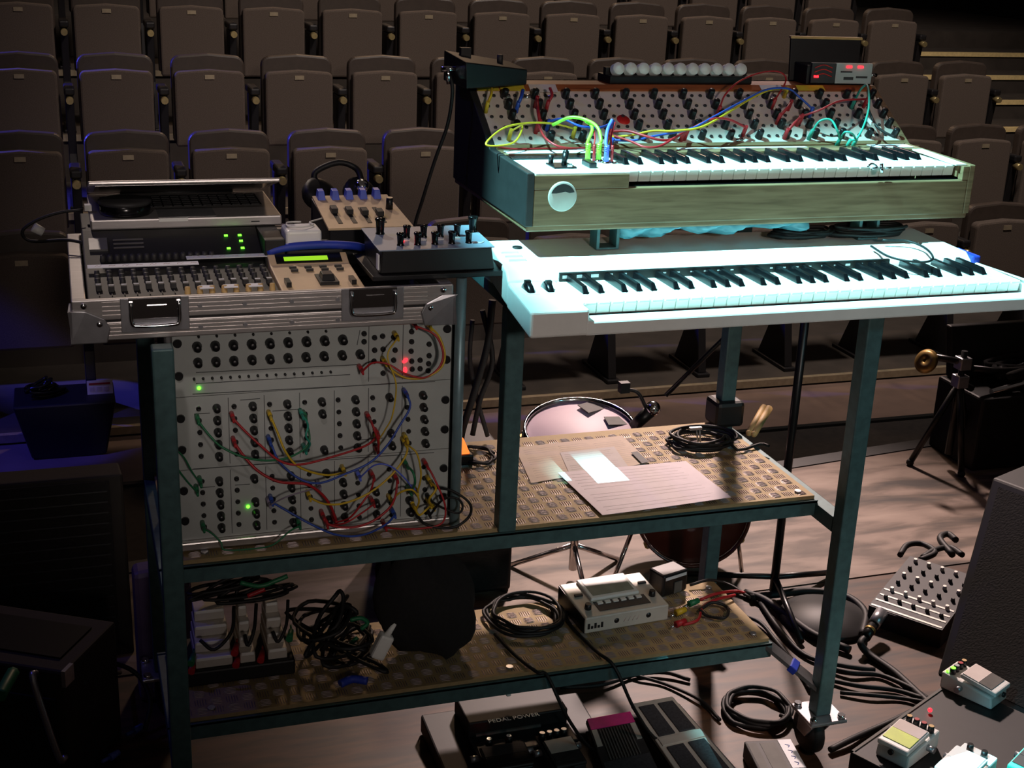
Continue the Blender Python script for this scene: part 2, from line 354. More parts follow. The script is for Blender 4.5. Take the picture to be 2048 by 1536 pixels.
# top rails under the keyboards
G().box(0.56, 1.265, -0.147, -0.113, 0.9805, 1.0045).build('top_rail', 'paint', TR, 0.002)
G().box(0.563, 0.594, -0.13, 0.372, 0.9805, 1.0045).build('top_rail', 'paint', TR, 0.002)
for X in (0.76, 1.30):
    g = G().box(X-0.022, X-0.016, -0.005, 0.03, 1.076, 1.124).box(X+0.016, X+0.022, -0.005, 0.03, 1.076, 1.124).box(X-0.022, X+0.022, -0.005, 0.03, 1.074, 1.078).box(X-0.022, X+0.022, -0.005, 0.03, 1.121, 1.1245)
    g.build('bracket', 'paint', TR, 0.001, 'open square steel bracket under the wooden synthesizer')
for X, Y in ((-0.033, -0.13), (1.2475, -0.13), (-0.033, 0.372), (1.232, 0.372)):
    c_ = G().box(X-0.042, X+0.042, Y-0.042, Y+0.042, 0.102, 0.110).build('caster', 'zinc', TR, 0.002, 'swivel caster')
    G().ext([(X-0.020, Y-0.03, 0.102), (X-0.020, Y+0.04, 0.102), (X-0.020, Y+0.045, 0.045), (X-0.020, Y+0.012, 0.045)], (0.004, 0, 0)).ext([(X+0.016, Y-0.03, 0.102), (X+0.016, Y+0.04, 0.102), (X+0.016, Y+0.045, 0.045), (X+0.016, Y+0.012, 0.045)], (0.004, 0, 0)).box(X-0.02, X+0.02, Y-0.03, Y+0.04, 0.096, 0.103).build('fork', 'zinc', c_, 0.001)
    G().lathe([(0.0, -0.014), (0.040, -0.014), (0.047, -0.010), (0.048, 0), (0.047, 0.010), (0.040, 0.014), (0.0, 0.014)], (X, Y+0.028, 0.048), (1, 0, 0), 20).build('wheel', 'rubber', c_)
    for dx in (-1, 1):
        for dy in (-1, 1):
            G().cyl((X+dx*0.032, Y+dy*0.032, 0.110), (X+dx*0.032, Y+dy*0.032, 0.118), 0.008, n=6).build('bolt', 'chrome', c_)

# ================================================================== MODULAR SYNTHESIZER
MS = thing('modular_synthesizer', 'pale grey three-row modular synthesizer in an aluminium rack, covered with patch cables', 'synthesizer', (0.2325, 0.1, 0.56))
PX0, PX1, PZ1, PZ0 = -0.0087, 0.4738, 0.978, 0.5785
G().box(PX0-0.012, PX1+0.012, 0.004, 0.20, 0.562, 0.982).build('cabinet', 'black', MS, 0.003)
G().box(PX0-0.013, PX1+0.004, -0.012, 0.004, 0.562, 0.578).build('bottom_rail', 'alu', MS, 0.003)
G().box(PX0-0.014, PX0, -0.014, 0.006, 0.562, 0.982).build('side_rail', 'alu_dark', MS, 0.004)
G().cyl((PX1+0.012, -0.012, 0.562), (PX1+0.012, -0.012, 1.036), 0.0095, n=14).build('side_tube', 'alu_teal', MS)
U = 0.13335
pans = []
for r_ in range(3):
    z1 = PZ1-r_*U
    pans.append(G().box(PX0, PX1, 0.0, 0.004, z1-U+0.0006, z1-0.0006).build('panel_row', 'panel', MS, label='pale grey module row'))
    for X in (0.0, 0.4651):
        for dz in (0.0381, 0.09525):
            G().cyl((X, -0.005, z1-dz), (X, 0.0, z1-dz), 0.0068, 0.0078, 12).build('rack_screw', 'black_satin', pans[-1])
knob_m = G().lathe([(0.0, 0.016), (0.0042, 0.016), (0.0050, 0.015), (0.0056, 0.004), (0.0066, 0.002), (0.0066, 0.0)], (0, 0, 0), (0, -1, 0), 14).mesh('knob', 'black_satin')
jack_m = G().lathe([(0.0, 0.001), (0.0019, 0.001), (0.0020, 0.003), (0.0036, 0.003), (0.0040, 0.0)], (0, 0, 0), (0, -1, 0), 10).mesh('jack', 'rubber')
btn_m = G().lathe([(0.0, 0.005), (0.0020, 0.005), (0.0024, 0.0)], (0, 0, 0), (0, -1, 0), 8).mesh('switch', 'rubber')
nut_m = G().lathe([(0.0034, 0.0026), (0.0050, 0.0022), (0.0052, 0.0)], (0, 0, 0), (0, -1, 0), 10).mesh('jack_nut', 'chrome')
def row_of(z): return pans[max(0, min(2, int((PZ1-z)/U)))]
def on_panel(me, px, py, name, mscale=1.0):
    p = at(px, py, Y=0.0)
    return place(name, me, row_of(p.z), T(p.x, 0.0, p.z) @ Matrix.Rotation(random.uniform(0, 6), 4, 'Y') @ Matrix.Scale(mscale, 4))
for k in range(9): on_panel(knob_m, 393.7+36.4*k, 692-1.8*k, 'knob', 1.25)
for k in range(10): on_panel(knob_m, 395.5+36.0*k, 723.7-1.9*k, 'knob', 1.2)
for k in range(8): on_panel(btn_m, 397+36.4*k, 673-1.6*k, 'switch')
for k in range(16): on_panel(btn_m, 388+18.2*k, 757.5-0.95*k, 'switch')
for px, py in ((728,667),(728,683),(749,675),(765,672),(787,674),(749,700),(766,698),(790,700),(823,663),(823,683),(822,702),(748,722),(765,720),(787,720),(858,688),(858,711),(857,727),(856,741),(824,738),(823,722),(766,746),(840,720),(840,737)):
    on_panel(jack_m, px, py, 'jack', 1.25)
for k, kx in enumerate((433, 505, 574, 643, 712, 780, 847)):
    for j in range(5):
        if k == 3 and j in (2, 3): continue
        if k == 5 and j in (1, 2): continue
        on_panel(knob_m, kx+j*1.2 - (2 if k > 3 else 0), 815-k*4.4+j*24.0, 'knob', 1.08)
for k, kx in enumerate((397, 468, 539, 609, 676, 745, 813)):
    for j in range(5):
        on_panel(jack_m, kx+j*1.3, 817-k*4.4+j*23.8, 'jack', 1.15); 
        if (k*5+j) % 3 == 0: on_panel(nut_m, kx+j*1.3, 817-k*4.4+j*23.8, 'jack_nut', 0.9)
for k, kx in enumerate((438, 508, 581, 652, 684, 748, 814)):
    for j in range(5):
        if (k, j) in ((1, 1), (3, 1), (3, 2), (3, 3), (5, 0), (5, 1), (6, 0), (6, 1)): continue
        on_panel(knob_m, kx+j*1.2, 960-k*5.2+j*23.3, 'knob', 1.08)
for k, kx in enumerate((404, 473, 544, 618, 714, 778, 847)):
    for j in range(5):
        on_panel(jack_m, kx+j*1.2, 962-k*4.8+j*22.8, 'jack', 1.15)
        if (k+j) % 3 == 0: on_panel(nut_m, kx+j*1.2, 962-k*4.8+j*22.8, 'jack_nut', 0.9)
# printed legend lines
for r_, segs in ((0, [((392, 745), (720, 729)), ((392, 767), (700, 749)), ((714, 690), (720, 660))]),
                 (1, [((385, 788), (870, 763)), ((388, 828), (420, 826)), ((480, 800), (520, 797)), ((545, 822), (600, 818)), ((715, 880), (765, 876))]),
                 (2, [((385, 938), (868, 905)), ((400, 975), (430, 973)), ((470, 970), (500, 968)), ((545, 963), (575, 961))])):
    for (xa, ya), (xb, yb) in segs:
        A = at(xa, ya, Y=0); B = at(xb, yb, Y=0)
        G().tube([(A.x, -0.0002, A.z), (B.x, -0.0002, B.z)], 0.0007, 4, 1).build('legend_line', 'panel_line', pans[r_])
for r_ in range(3):           # module seams and small legends
    for k in range(1, 7):
        X = PX0+0.028+k*0.061
        z1 = PZ1-r_*U
        if r_ or k > 4: G().box(X-0.0005, X+0.0005, -0.0007, 0.0, z1-U+0.006, z1-0.006).build('module_seam', 'panel_line', pans[r_])
led_m = G().ball((0, -0.001, 0), 0.0032, 8).mesh('led', 'led_green'); ledr_m = G().ball((0, -0.001, 0), 0.0042, 8, (1.4, 1, 0.8)).mesh('led', 'led_red')
for px, py in ((398, 776), (496, 1013), (750, 1004)): on_panel(led_m, px, py, 'led')['label'] = 'lit green light'
for px, py in ((810, 721), (810, 740)): on_panel(ledr_m, px, py, 'led')['label'] = 'lit red light'

# patch cables of the modular: px polylines a few centimetres in front of the panel
plug_cache = {}
def plug_mesh(m):
    if m not in plug_cache:
        plug_cache[m] = G().cyl((0, 0, 0), (0, -0.024, 0), 0.0042, 0.0036, 8).cyl((0, -0.024, 0), (0, -0.036, -0.004), 0.0036, 0.002, 8).mesh('plug', m)
    return plug_cache[m]
def patch(label, m, pts, r=0.0022, depth=None, plugs=(True, True), y0=0.0):
    n = len(pts); W = []
    for i, (px, py) in enumerate(pts):
        dd = 0.030+0.028*sin(pi*i/(n-1)) if depth is None else depth[i]
        W.append(at(px, py, Y=y0-dd))
    t = thing('patch_cable', label, 'cable', tuple(W[0]), 'patch cables on the modular synthesizer')
    G().tube(W, r*0.85, 6, 6).build('cord', m, t)
    for e, q in ((0, W[0]), (-1, W[-1])):
        if plugs[0 if e == 0 else 1]: place('plug', plug_mesh(m), t, T(q.x, y0, q.z))
    return t
patch('red patch cable curving under the lit red lights at the top right', 'wire_red', [(725, 742), (745, 726), (775, 728), (812, 748), (850, 755), (878, 735), (886, 705), (870, 670), (832, 652)])
patch('yellow patch cable looping around the lit red lights', 'wire_yellow', [(772, 726), (786, 742), (812, 756), (848, 756), (880, 738), (890, 712), (880, 676), (862, 655)])
patch('thin yellow cable falling straight from the top row to the middle row', 'wire_yellow', [(796, 675), (775, 712), (792, 768), (785, 830), (770, 860), (757, 880)], 0.0016)
patch('green cable from the leftmost middle jacks sweeping right', 'wire_green', [(397, 843), (420, 872), (445, 895), (490, 915), (540, 921), (585, 912), (618, 885), (612, 835)], 0.0024)
patch('short red plug cable in the second column of the middle row, curving far right', 'wire_red', [(467, 838), (490, 862), (520, 890), (560, 922), (600, 929), (660, 915), (730, 892), (757, 870)], 0.0026)
patch('yellow cable from the third column falling to the bottom row', 'wire_yellow', [(542, 835), (555, 865), (572, 905), (600, 935), (650, 950), (690, 945)], 0.0024)
patch('dark red thick cable crossing from left middle row down to the bottom centre', 'wire_red', [(470, 888), (490, 915), (520, 945), (560, 964), (610, 968), (640, 985), (660, 1010), (672, 1040)], 0.0030)
patch('yellow cable drooping as a wide loop across the bottom row', 'wire_yellow', [(620, 996), (650, 1008), (690, 1006), (740, 985), (785, 948), (812, 910), (815, 880)], 0.0024)
patch('blue cable hanging as a wide arc over the bottom centre', 'wire_blue', [(541, 885), (560, 925), (600, 958), (640, 966), (690, 948), (740, 925), (775, 890), (800, 850), (820, 815), (815, 790)], 0.0024)
patch('long blue cable drooping below the bottom row', 'wire_blue', [(545, 1005), (580, 1025), (625, 1050), (675, 1070), (725, 1070), (770, 1050), (790, 1030)], 0.0024)
patch('red cable forming a low loop from the bottom centre to the right', 'wire_red', [(648, 1035), (660, 1050), (700, 1055), (740, 1045), (775, 1020), (790, 995), (795, 960)], 0.0026)
patch('second red cable of the low loop, bending up between bottom knobs', 'wire_red', [(672, 1045), (700, 1035), (725, 1005), (742, 980), (748, 955)], 0.0022)
patch('third red cable of the low loop, the straightest one', 'wire_red', [(655, 1050), (690, 1046), (725, 1025), (748, 1008)], 0.0020)
patch('red cable lying along the bottom rail at the right', 'wire_red', [(772, 1055), (805, 1058), (850, 1056), (885, 1045), (890, 1010), (870, 960), (855, 932)], 0.0022)
patch('yellow cable with a tall loop over the right end of the bottom row', 'wire_yellow', [(835, 985), (842, 950), (835, 910), (822, 895), (812, 888)], 0.0020)
patch('yellow cable bridging the right end of the bottom row', 'wire_yellow', [(784, 1003), (800, 985), (825, 980), (838, 1000), (832, 1020)], 0.0022)
patch('yellow cable plugged beside the black power lead', 'wire_yellow', [(862, 965), (872, 978), (858, 1000), (868, 1015)], 0.0026)
patch('green cable looping over the left edge of the case', 'wire_green', [(402, 968), (385, 945), (368, 915), (352, 903), (352, 930), (372, 960), (395, 985)], 0.0018)
patch('green cable hanging from the lowest left jack below the case', 'wire_green', [(408, 1058), (425, 1068), (442, 1085), (450, 1100), (500, 1098), (545, 1090), (580, 1062), (600, 1052)], 0.0018)
patch('teal cable in the fourth column of the middle row', 'wire_teal', [(606, 832), (616, 850), (612, 872), (620, 888), (612, 902)], 0.0022)
patch('short green cable at the right end of the bottom row', 'wire_green', [(815, 932), (826, 945), (830, 965), (822, 985)], 0.0026)
patch('lilac cable bowing over the right half of the bottom row', 'wire_violet', [(720, 955), (750, 930), (780, 932), (808, 955), (832, 985)], 0.0018)
patch('grey-violet cable lying across the middle row', 'wire_grey', [(540, 1010), (570, 995), (600, 985), (640, 975)], 0.0016)
patch('short yellow cable beneath the right-hand knob column', 'wire_yellow', [(828, 1012), (838, 1030), (852, 1020), (862, 1010)], 0.0024)
patch('red cable rising from the bottom row to the right knob column', 'wire_red', [(757, 905), (756, 880), (745, 850), (740, 838)], 0.0026)
patch('black power lead looping out past the right edge of the modular', 'rubber', [(834, 1030), (850, 1048), (885, 1056), (915, 1052), (940, 1030), (938, 1005), (905, 982), (870, 975)], 0.0030, [0.03, 0.05, 0.06, 0.06, 0.06, 0.06, 0.05, 0.03])
patch('second black power lead making a smaller loop at the same corner', 'rubber', [(862, 1002), (890, 1018), (918, 1026), (925, 1010), (912, 996), (885, 1000), (860, 1030)], 0.0026, [0.03, 0.05, 0.06, 0.06, 0.06, 0.05, 0.03])

# ================================================================== LOWER KEYBOARD (white controller)
KP = 0.0236
def keybed(t, X0, nwhite, yf, zt, length, blen, fh=0.016):
    """white and black keys starting on C, each key a part"""
    w = KP/2-0.0004
    wm = G().hexa([(-w, 0.003, -fh), (w, 0.003, -fh), (w, length, -0.010), (-w, length, -0.010), (-w, 0.0, 0.0), (w, 0.0, 0.0), (w, length, 0.0), (-w, length, 0.0)]).box(-w+0.0015, w-0.0015, -0.003, 0.004, -0.0055, -0.0008).mesh('white_key', 'key_white', 0.0012)
    bm = G().hexa([(-0.0056, 0, 0), (0.0056, 0, 0), (0.0056, blen, 0), (-0.0056, blen, 0), (-0.0042, 0.010, 0.0115), (0.0042, 0.010, 0.0115), (0.0042, blen, 0.0125), (-0.0042, blen, 0.0125)]).mesh('black_key', 'key_black', 0.0010)
    for k in range(nwhite):
        place('white_key', wm, t, T(X0+KP*(k+0.5), yf, zt))
        if k % 7 in (0, 1, 3, 4, 5) and k < nwhite-1:
            off = {0: -0.002, 1: 0.002, 3: -0.003, 4: 0.0, 5: 0.003}[k % 7]
            place('black_key', bm, t, T(X0+KP*(k+1)+off, yf+length-blen, zt))
LK = thing('controller_keyboard', 'white plastic controller keyboard glaring under the cyan lamp, on the trolley', 'keyboard', (1.0, -0.1, 1.0050))
ZB = 1.0050
KX0 = 0.6254; KX1 = KX0+36*KP
def kx(y, side):        # body tapers towards the back
    f = (y+0.285)/0.335
    return (0.519+0.036*f) if side == 0 else (1.486-0.036*f)
def slab(y0, y1, z0a, z0b, z1a, z1b, xa=None, xb=None):
    a0 = kx(y0, 0) if xa is None else xa; a1 = kx(y1, 0) if xa is None else xa
    b0 = kx(y0, 1) if xb is None else xb; b1 = kx(y1, 1) if xb is None else xb
    return [(a0, y0, z0a), (b0, y0, z0a), (b1, y1, z0b), (a1, y1, z0b), (a0, y0, z1a), (b0, y0, z1a), (b1, y1, z1b), (a1, y1, z1b)]
G().hexa(slab(-0.282, 0.078, ZB, ZB+0.012, 1.0165, 1.024, KX0-0.004, KX1)).build('base', 'white_plastic', LK, 0.003)
G().hexa(slab(-0.285, -0.2465, ZB, ZB, 1.0285, 1.0280, KX0-0.012, KX1+0.006)).build('front_rim', 'white_plastic', LK, 0.003)
g = G().ext([(kx(-0.285, 0), -0.285, ZB), (KX0-0.006, -0.285, ZB), (KX0-0.006, -0.258, ZB), (KX0-0.002, -0.252, ZB), (KX0-0.002, -0.108, ZB), (kx(-0.108, 0), -0.108, ZB)], (0, 0, 1.050-ZB))
g.build('wheel_block', 'white_plastic', LK, 0.005, seg=3)
g = G().ext([(KX1+0.002, -0.285, ZB), (kx(-0.285, 1), -0.285, ZB), (kx(-0.108, 1), -0.108, ZB), (KX1+0.002, -0.108, ZB)], (0, 0, 1.050-ZB))
g.build('end_block', 'white_plastic', LK, 0.005, seg=3)
G().hexa(slab(-0.110, -0.090, ZB+0.004, ZB+0.004, 1.052, 1.066)).hexa(slab(-0.090, 0.078, ZB+0.004, ZB+0.012, 1.066, 1.078)).build('rear_deck', 'white_plastic', LK, 0.004, seg=3)
ls = G().hexa(slab(-0.1135, -0.1085, 1.049, 1.049, 1.0625, 1.0635, KX0+0.004, KX0+0.655)).build('label_strip', 'black', LK)
lm = G().box(-0.008, 0.008, -0.0008, 0.0, -0.003, 0.003).mesh('marking', 'tape_white')
for k in range(25):
    X = KX0+0.016+k*0.0262
    if k in (6,): continue
    place('marking', lm, ls, T(X, -0.1136, 1.0565) @ Matrix.Scale(0.85 if k < 5 else (0.35 if k < 21 else 0.6), 4))
for X, lean in ((0.556, 0.25), (0.590, -0.15)):
    well = G().box(X-0.012, X+0.012, -0.190, -0.135, 1.0495, 1.0510).build('wheel_well', 'white_plastic', LK, 0.0005)
    G().lathe([(0, -0.006), (0.021, -0.006), (0.024, -0.004), (0.024, 0.004), (0.021, 0.006), (0, 0.006)], (X, -0.163, 1.0400), (1, 0, 0), 20).build('wheel', 'key_black', LK)
    G().box(X-0.005, X+0.005, -0.168+lean*0.02, -0.160+lean*0.02, 1.060, 1.0665).build('wheel_grip', 'rubber', LK)
for k in range(3):
    y = -0.045+k*0.022
    G().box(0.560, 0.592, y, y+0.008, 1.0690+k*0.0014, 1.0740+k*0.0014).build('button', 'white_plastic', LK, 0.001)
G().cyl((0.600, 0.030, 1.073), (0.600, 0.030, 1.0768), 0.009, n=14).build('port', 'black', LK)
G().box(1.462, 1.480, -0.115, -0.045, 1.048, 1.0625).build('end_grip', 'tape_blue', LK, 0.003, 'blue label at the right end')
G().box(KX0-0.001, KX1+0.001, -0.2460, -0.110, 1.0167, 1.0180).build('key_gap_shade', 'black', LK)  # black sheet stands in for shade below the keys and cuts bounce
keybed(LK, KX0, 36, -0.24, 1.048, 0.130, 0.085, 0.0205)

# ================================================================== UPPER SYNTHESIZER (wooden)
US = thing('wooden_synthesizer', 'wooden-cased modular keyboard synthesizer above the white keyboard, white keys glowing', 'synthesizer', (1.04, 0.15, 1.125))
UX0, UX1, UZ0 = 0.592, 1.502, 1.1255
ZK = 1.2173; UKX0 = 0.7862; UKX1 = UKX0+29*KP
pts = [(-0.030, UZ0), (-0.030, 1.2195), (0.190, 1.2240), (0.345, 1.3235), (0.430, 1.3235), (0.430, UZ0)]
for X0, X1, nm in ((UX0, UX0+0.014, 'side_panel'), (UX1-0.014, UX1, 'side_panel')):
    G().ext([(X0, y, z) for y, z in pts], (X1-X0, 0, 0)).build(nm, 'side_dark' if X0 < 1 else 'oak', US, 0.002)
G().box(UX0+0.014, UX1-0.014, -0.030, -0.016, UZ0, 1.1905).build('front_panel', 'oak', US, 0.002)
G().box(UX0+0.014, UKX0-0.004, -0.030, -0.016, 1.1905, 1.2150).build('front_panel', 'oak', US, 0.001)
G().box(UKX1+0.004, UX1-0.014, -0.030, -0.016, 1.1905, 1.2170).build('front_panel', 'oak', US, 0.001)
G().box(UX0+0.003, UX1-0.003, -0.028, 0.428, UZ0-0.0095, UZ0+0.006).build('base_board', 'oak', US, 0.003)
G().box(UX0+0.014, UX1-0.014, 0.415, 0.430, UZ0, 1.3235).build('back_panel', 'oak', US)
G().box(UX0+0.014, UX1-0.014, 0.345, 0.430, 1.3105, 1.3235).build('roof', 'oak_red', US, 0.001)
G().box(UKX0-0.004, UKX1+0.004, -0.018, -0.003, 1.180, 1.1910).build('key_slot', 'black_gloss', US, label='glossy black ledge mirroring the keys')
G().box(UX0+0.014, UX1-0.014, 0.136, 0.192, 1.2110, 1.2235).build('key_rail', 'oak', US, 0.001)
keybed(US, UKX0, 29, -0.0072, ZK, 0.140, 0.088, 0.0215)
G().box(UKX1+0.001, UX1-0.014, -0.016, 0.136, 1.195, 1.2165).build('cheek', 'oak', US)
G().hexa([(UKX1-0.008, -0.022, 1.2175), (UX1-0.016, -0.022, 1.2175), (UX1-0.016, 0.125, 1.2225), (UKX1-0.008, 0.125, 1.2225), (UKX1-0.008, -0.022, 1.2200), (UX1-0.016, -0.022, 1.2200), (UX1-0.016, 0.125, 1.2250), (UKX1-0.008, 0.125, 1.2250)]).build('cheek_cover', 'white_plastic', US)
G().box(UX0+0.016, UKX0-0.002, -0.028, 0.105, 1.2140, 1.2185).build('control_plate', 'white_plastic', US, 0.001)
G().box(UX0+0.016, UKX0-0.004, 0.106, 0.134, 1.2130, 1.2215).build('control_ledge', 'black_gloss', US)
G().box(UX0+0.020, UKX0-0.006, 0.136, 0.166, 1.2237, 1.2247).build('name_label', 'tape_white', US, label='white paper strip')
G().box(UKX0+0.18, UKX0+0.46, 0.163, 0.176, 1.2237, 1.2247).build('name_label', 'tape_white', US, label='long white paper strip')
G().box(UKX1-0.075, UKX1+0.012, 0.150, 0.186, 1.2237, 1.2247).build('name_label', 'tape_white', US, label='white card with a dark print')
G().box(UKX1-0.055, UKX1-0.015, 0.160, 0.176, 1.2247, 1.2250).build('print', 'charcoal', US)
js = G().box(0.656, 0.698, 0.010, 0.058, 1.2185, 1.2215).build('joystick', 'black_satin', US, 0.001, 'black pitch joystick')
G().cyl((0.680, 0.030, 1.2215), (0.684, 0.032, 1.2430), 0.0042, 0.0062, 10).ball((0.684, 0.032, 1.243), 0.0062, 8).build('stick', 'black_satin', js)
G().cyl((0.664, 0.052, 1.2215), (0.664, 0.054, 1.2360), 0.0042, 0.0056, 10).build('knob', 'black_satin', js)
G().box(0.679, 0.688, 0.0085, 0.0115, 1.2220, 1.2275).build('clip', 'chrome', js)
G().box(0.722, 0.736, 0.010, 0.052, 1.2185, 1.2285).build('fader_cap', 'black_satin', US, 0.002)
dc = G().lathe([(0.0, 0.0025), (0.0245, 0.0025), (0.0262, 0.0018), (0.0265, 0.0)], (0.658, -0.030, 1.178), (0, -1, 0), 40).build('medallion', 'silver_paint', US, label='silver round medallion')
G().ext([(0.658+0.0225*cos(a)*1.0, -0.0328, 1.178+0.0225*sin(a)) for a in [radians(q) for q in range(20, 176, 12)]]+[(0.658-0.012, -0.0328, 1.1842), (0.658+0.004, -0.0328, 1.1868), (0.658+0.012, -0.0328, 1.1845)], (0, -0.0006, 0)).build('medallion_print', 'charcoal', dc)
# the tilted module panel
ta = math.atan2(1.3235-1.2240, 0.345-0.190); SL = sqrt((1.3235-1.2240)**2+0.155**2)
PM = frame((UX0+0.014, 0.190, 1.2225), (1, 0, 0), (0, cos(ta), sin(ta)), (0, -sin(ta), cos(ta)))   # local x along, y up the slope, z out
PW = UX1-UX0-0.028
G().box(0, PW, 0.0, 0.010, -0.012, 0.004, PM).build('panel_frame', 'oak', US, 0.001)
G().box(0, PW, SL-0.018, SL-0.001, -0.012, 0.004, PM).build('panel_frame', 'oak_red', US, 0.001)
knob2 = G().lathe([(0.0, 0.017), (0.0050, 0.017), (0.0058, 0.016), (0.0064, 0.004), (0.0072, 0.0)], (0, 0, 0), (0, 0, 1), 12).mesh('knob', 'black_satin')
jack2 = G().lathe([(0.0, 0.001), (0.0018, 0.001), (0.0020, 0.003), (0.0040, 0.003), (0.0044, 0.0)], (0, 0, 0), (0, 0, 1), 10).mesh('jack', 'charcoal')
nm = 14; mw = PW/nm; ph = SL-0.028
for k in range(nm):
    pl = G().box(k*mw+0.0004, (k+1)*mw-0.0004, 0.010, SL-0.018, -0.006, 0.0, PM).build('module_panel', 'panel_cream', US)
    for j in range(5):
        yy = 0.010+ph*(0.11+0.195*j)
        kc = 0.82 if k % 2 == 0 else 0.80
        if not (k in (0, 3) and j in (0,)):
            place('knob', knob2, pl, PM @ T(k*mw+mw*kc, yy, 0) @ Matrix.Rotation(random.uniform(0, 6), 4, 'Z') @ Matrix.Scale(1.12, 4))
        for u in ((0.18, 0.48) if k % 3 else (0.2, 0.5)):
            if random.random() < 0.88: place('jack', jack2, pl, PM @ T(k*mw+mw*u, yy+0.003, 0) @ Matrix.Scale(0.85, 4))
stk = G().lathe([(0, 0.0014), (0.013, 0.0014), (0.0135, 0)], PM @ Vector((mw*4.45, ph*0.52, 0)), PM.to_3x3() @ Vector((0, 0, 1)), 20).build('sticker', 'red_sticker', US, label='round red sticker')
for x0, x1, y0, m_, lb in ((0.0, 0.045, SL-0.022, 'yellow_sticker', 'yellow sticker'), (0.048, 0.098, SL-0.022, 'yellow_sticker', 'yellow and red sticker'), (0.108, 0.165, SL-0.026, 'paper', 'white sticker with red print'), (0.615, 0.665, SL-0.020, 'tape_white', 'white sticker'), (0.700, 0.765, SL-0.020, 'yellow_sticker', 'oval yellow sticker')):
    G().box(x0, x1, y0, SL-0.003, 0.0042, 0.0050, PM).build('sticker', m_, US, 0.0003, lb)
for x, y in ((0.090, ph*0.93), (0.048, ph*0.93), (0.140, ph*0.93), (0.500, ph*0.10)):
    q = PM @ Vector((x, y, 0.002)); G().cyl(q, PM @ Vector((x+0.014, y, 0.006)), 0.004, n=8).build('lamp_cap', 'chrome', US)

def pcable(label, m, pts, r=0.0024, plugs=(1, 1)):
    """patch cable over the tilted panel: (x along, y up the slope, height off the panel)"""
    W = [PM @ Vector(p) for p in pts]
    t = thing('patch_cable', label, 'cable', tuple(W[0]), 'patch cables on the wooden synthesizer')
    G().tube(W, r, 6, 6).build('cord', m, t)
    for e, on in ((0, plugs[0]), (-1, plugs[1])):
        if on:
            q = PM @ Vector((pts[e][0], pts[e][1], 0)); z = PM.to_3x3() @ Vector((0, 0, 1))
            G().cyl(q, q+z*0.026, 0.0044, 0.0036, 8).build('plug', m, t)
    return t
def pp(px, py, h=0.03):
    """px on the tilted panel -> local coords at height h"""
    o = PM.translation; n = PM.to_3x3() @ Vector((0, 0, 1)); o = o+n*h
    d = _f + _r*((px-1024)/FPX) - _u*((py-768)/FPX)
    p = CAM + d*((o-CAM).dot(n)/d.dot(n))
    l = PM.inverted() @ p
    return (l.x, l.y, h)
def pc(label, m, pix, r=0.0024, hs=None, plugs=(1, 1)):
    n = len(pix)
    return pcable(label, m, [pp(x, y, (0.022+0.030*sin(pi*i/(n-1))) if hs is None else hs[i]) for i, (x, y) in enumerate(pix)], r, plugs)
pc('yellow cable making a big loop at the left end of the wooden panel', 'wire_yellow', [(1022, 262), (1045, 252), (1028, 285), (980, 292), (975, 282), (1010, 255), (1060, 246), (1110, 248), (1150, 258)], 0.0020)
pc('red cable hanging low across the left half of the wooden panel', 'wire_red', [(1076, 248), (1090, 275), (1115, 292), (1145, 297), (1170, 296)], 0.0022, None, (1, 0))
pc('red cable lying along the bottom edge left of the cable bundle', 'wire_red', [(985, 292), (1030, 298), (1090, 297), (1150, 298)], 0.0018, [0.010]*4, (0, 0))
pc('short dark blue plug near the yellow stickers on the wooden panel', 'wire_blue', [(1036, 208), (1042, 195), (1046, 180)], 0.0034, [0.02, 0.03, 0.03], (1, 0))
pc('short yellow plug at the top left corner of the wooden panel', 'wire_yellow', [(975, 208), (982, 190), (984, 176)], 0.0026, [0.02, 0.03, 0.03], (1, 0))
pc('short red plug beside the white and red sticker', 'wire_red', [(1096, 206), (1104, 190), (1100, 176)], 0.0030, [0.02, 0.03, 0.03], (1, 0))
pc('thick red plug in the third column of the wooden panel', 'wire_red', [(1074, 198), (1076, 220), (1080, 245)], 0.0036, [0.02, 0.03, 0.02])
pc('dark blue cable running right from the left end behind the neon cables', 'wire_blue', [(1098, 243), (1125, 238), (1160, 252), (1200, 255), (1225, 245)], 0.0024)
pc('long red cable bowing down right of the violet cables', 'wire_red', [(1222, 263), (1255, 262), (1290, 272), (1320, 280), (1345, 278), (1368, 264)], 0.0026)
pc('second long red cable crossing the first one right of the violet cables', 'wire_red', [(1222, 270), (1260, 282), (1290, 294), (1320, 292), (1350, 275), (1372, 262)], 0.0024)
pc('yellow cable weaving along the lower middle of the wooden panel', 'wire_yellow', [(1225, 275), (1265, 270), (1305, 262), (1345, 262), (1400, 255), (1445, 232), (1500, 198), (1540, 180), (1575, 178)], 0.0024)
pc('blue cable sweeping up across the right half of the wooden panel', 'wire_blue', [(1225, 280), (1265, 281), (1310, 272), (1380, 258), (1430, 232), (1480, 205), (1530, 180), (1575, 177), (1600, 195), (1625, 218)], 0.0022)
pc('red cable dipping through the middle of the wooden panel', 'wire_red', [(1375, 262), (1400, 248), (1430, 237), (1460, 240), (1492, 255)], 0.0024)
pc('thin red cable arching above the top edge of the wooden panel', 'wire_red', [(1440, 215), (1450, 190), (1475, 165), (1515, 147), (1555, 143), (1572, 160), (1550, 200)], 0.0018)
pc('red cable stretched towards the upper right of the wooden panel', 'wire_red', [(1605, 232), (1640, 220), (1680, 202), (1735, 198)], 0.0022)
pc('red plug cable between the right knob columns', 'wire_red', [(1560, 232), (1575, 215), (1582, 205)], 0.0030, [0.02, 0.03, 0.02])
